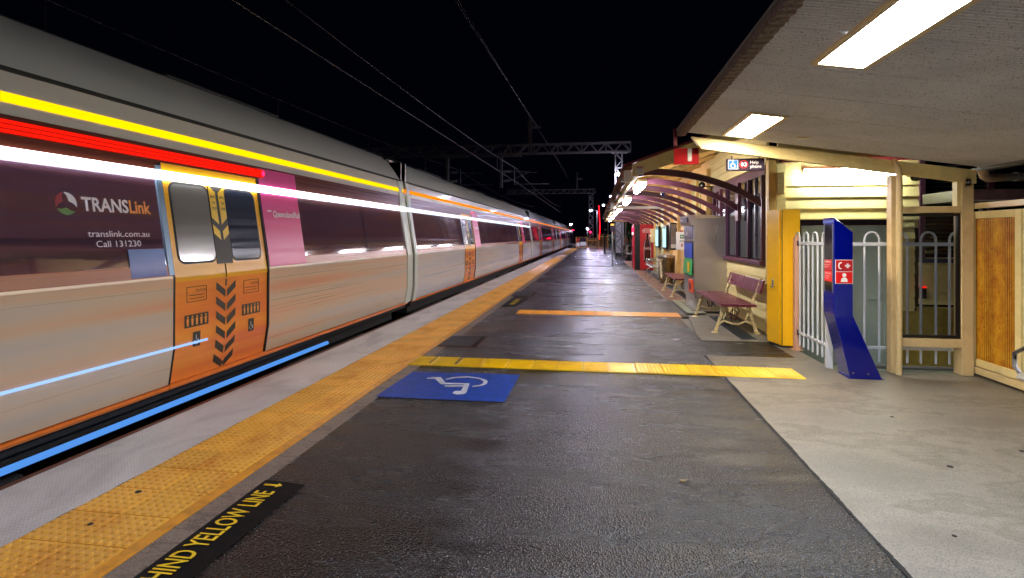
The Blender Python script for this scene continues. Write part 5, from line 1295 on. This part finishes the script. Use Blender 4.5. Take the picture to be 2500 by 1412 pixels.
wire([(-2.9, -10, 6.95), (-3.0, 12, 6.70), (-3.3, 24, 7.5), (-4.22, GY, 9.24), (-4.3, GY2, 11.2)], .009, 'upper feeder wire crossing the black sky to the gantry post', 'feeder wires')
# station lamp posts
def lamp_post(label, x, y_, h, arm, s=1.):
    r = thing('street_lamp', label, 'lamp post', (x, y_, 0), 0, 'white street lamps by the platform')
    MB().tube([(0, 0, -.1), (0, 0, h)], .05, 8).build('pole', GALVD, r); MB().tube([(0, 0, h), (arm, 0, h+.06)], .03, 6).build('arm', GALVD, r)
    MB().box(arm-.18, arm+.18, -.10, .10, h+.03, h+.10).build('lamp_head', GALVD, r); MB().lathe([(0, -.09*s), (.10*s, -.06*s), (.13*s, 0), (0, .0)], n=12).build('bulb', L_STREET, r, loc=(arm, 0, h+.03))
lamp_post('brightest street lamp just left of the awning roof edge', 1.9, 35, 5.35, -.50, 1.1)
lamp_post('street lamp half hidden by the eave of the awning', 2.4, 52, 5.20, -.9, 1.0)
lamp_post('street lamp on a thin pole beside the lattice mast', .23, 62, 4.35, -.72, 1.)
lamp_post('street lamp between the mast pole and the awning edge', 1.7, 74, 5.6, -.6, 1.)
for i, (x, y_, z) in enumerate([(-6.1, 140, 4.5), (-2.2, 160, 3.6), (-14, 190, 6.0)]):
    r = thing('distant_lamp', ['distant white lamp above the tail of the train', 'tiny distant lamp low beyond the platform end', 'tiny distant lamp beyond the far track'][i], 'distant lamp', (x, y_, 0), 0)
    MB().tube([(0, 0, -1.4), (0, 0, z)], .07, 6).build('pole', GALVD, r); MB().lathe([(0, -.2), (.3, 0), (0, .1)], n=10).build('bulb', L_STREET if i else emit('distant_bulb', 'f6f2e8', 60), r, loc=(0, 0, z))
r = thing('red_lit_banner', 'thin tall red lit banner post against the black sky', 'lit banner', (.62, 80, 0))
MB().tube([(0, 0, 0), (0, 0, 5.9)], .05, 6).build('pole', GALVD, r); MB().tube([(.0, -.08, 1.0), (.05, -.08, 3.0), (-.04, -.08, 4.9), (-.12, -.08, 5.9)], .055, 6).build('red_tube', emit('red_neon', 'ff1020', 1.8), r)
# low roof and pipes at the right of the canopy
r = thing('low_side_roof', 'low purple-brown tiled roof edge glimpsed at the far right behind the ribbed screen', 'roof', (4.5, 6.9, 1.95))
TI = mat('purple_brown_tile', '7d5c66', .35, var=.35, vs=14, wear='b9b0b4')
tme = MB().hexa([(0, 0, 0), (.03, 0, 0), (.03, .05, 0), (0, .05, 0)], [(0, .0, .055), (.03, 0, .055), (.03, .05, .06), (0, .05, .06)]).mesh('tile', TI)
base = MB().box(-.32, 1.2, .03, .9, -.06, .065).build('roof_board', BLACK, r)
for k in range(44):
    for j in range(2): inst('tile', tme, r, (-.32+k*.0325, 0, -.062+j*.062))
MB().box(-.33, 1.2, -.012, -.002, -.072, -.064).build('white_edge', SWHITE, r); MB().tube([(-.02, .3, -2.0), (-.02, .3, -.06)], .02, 8).build('support_post', GALV, r)
r = thing('rain_pipe', 'cream and white plastic rain pipe bending out from under the canopy at the right', 'pipe', (4.05, 6.45, 2.12))
MB().tube([(-.02, .0, .14), (-.02, .0, .04), (.0, .01, -.01), (.05, .03, -.03), (.12, .06, -.025), (.22, .1, -.015)], .042, 14).build('cream_elbow', PVCC, r, smooth=True)
MB().tube([(.20, .1, -.017), (.45, .2, .0), (1.2, .45, .03)], .040, 14).build('white_pipe', PVC, r, smooth=True); MB().tube([(.40, .18, -.003), (.46, .2, .0)], .048, 14).build('white_collar', PVC, r, smooth=True)
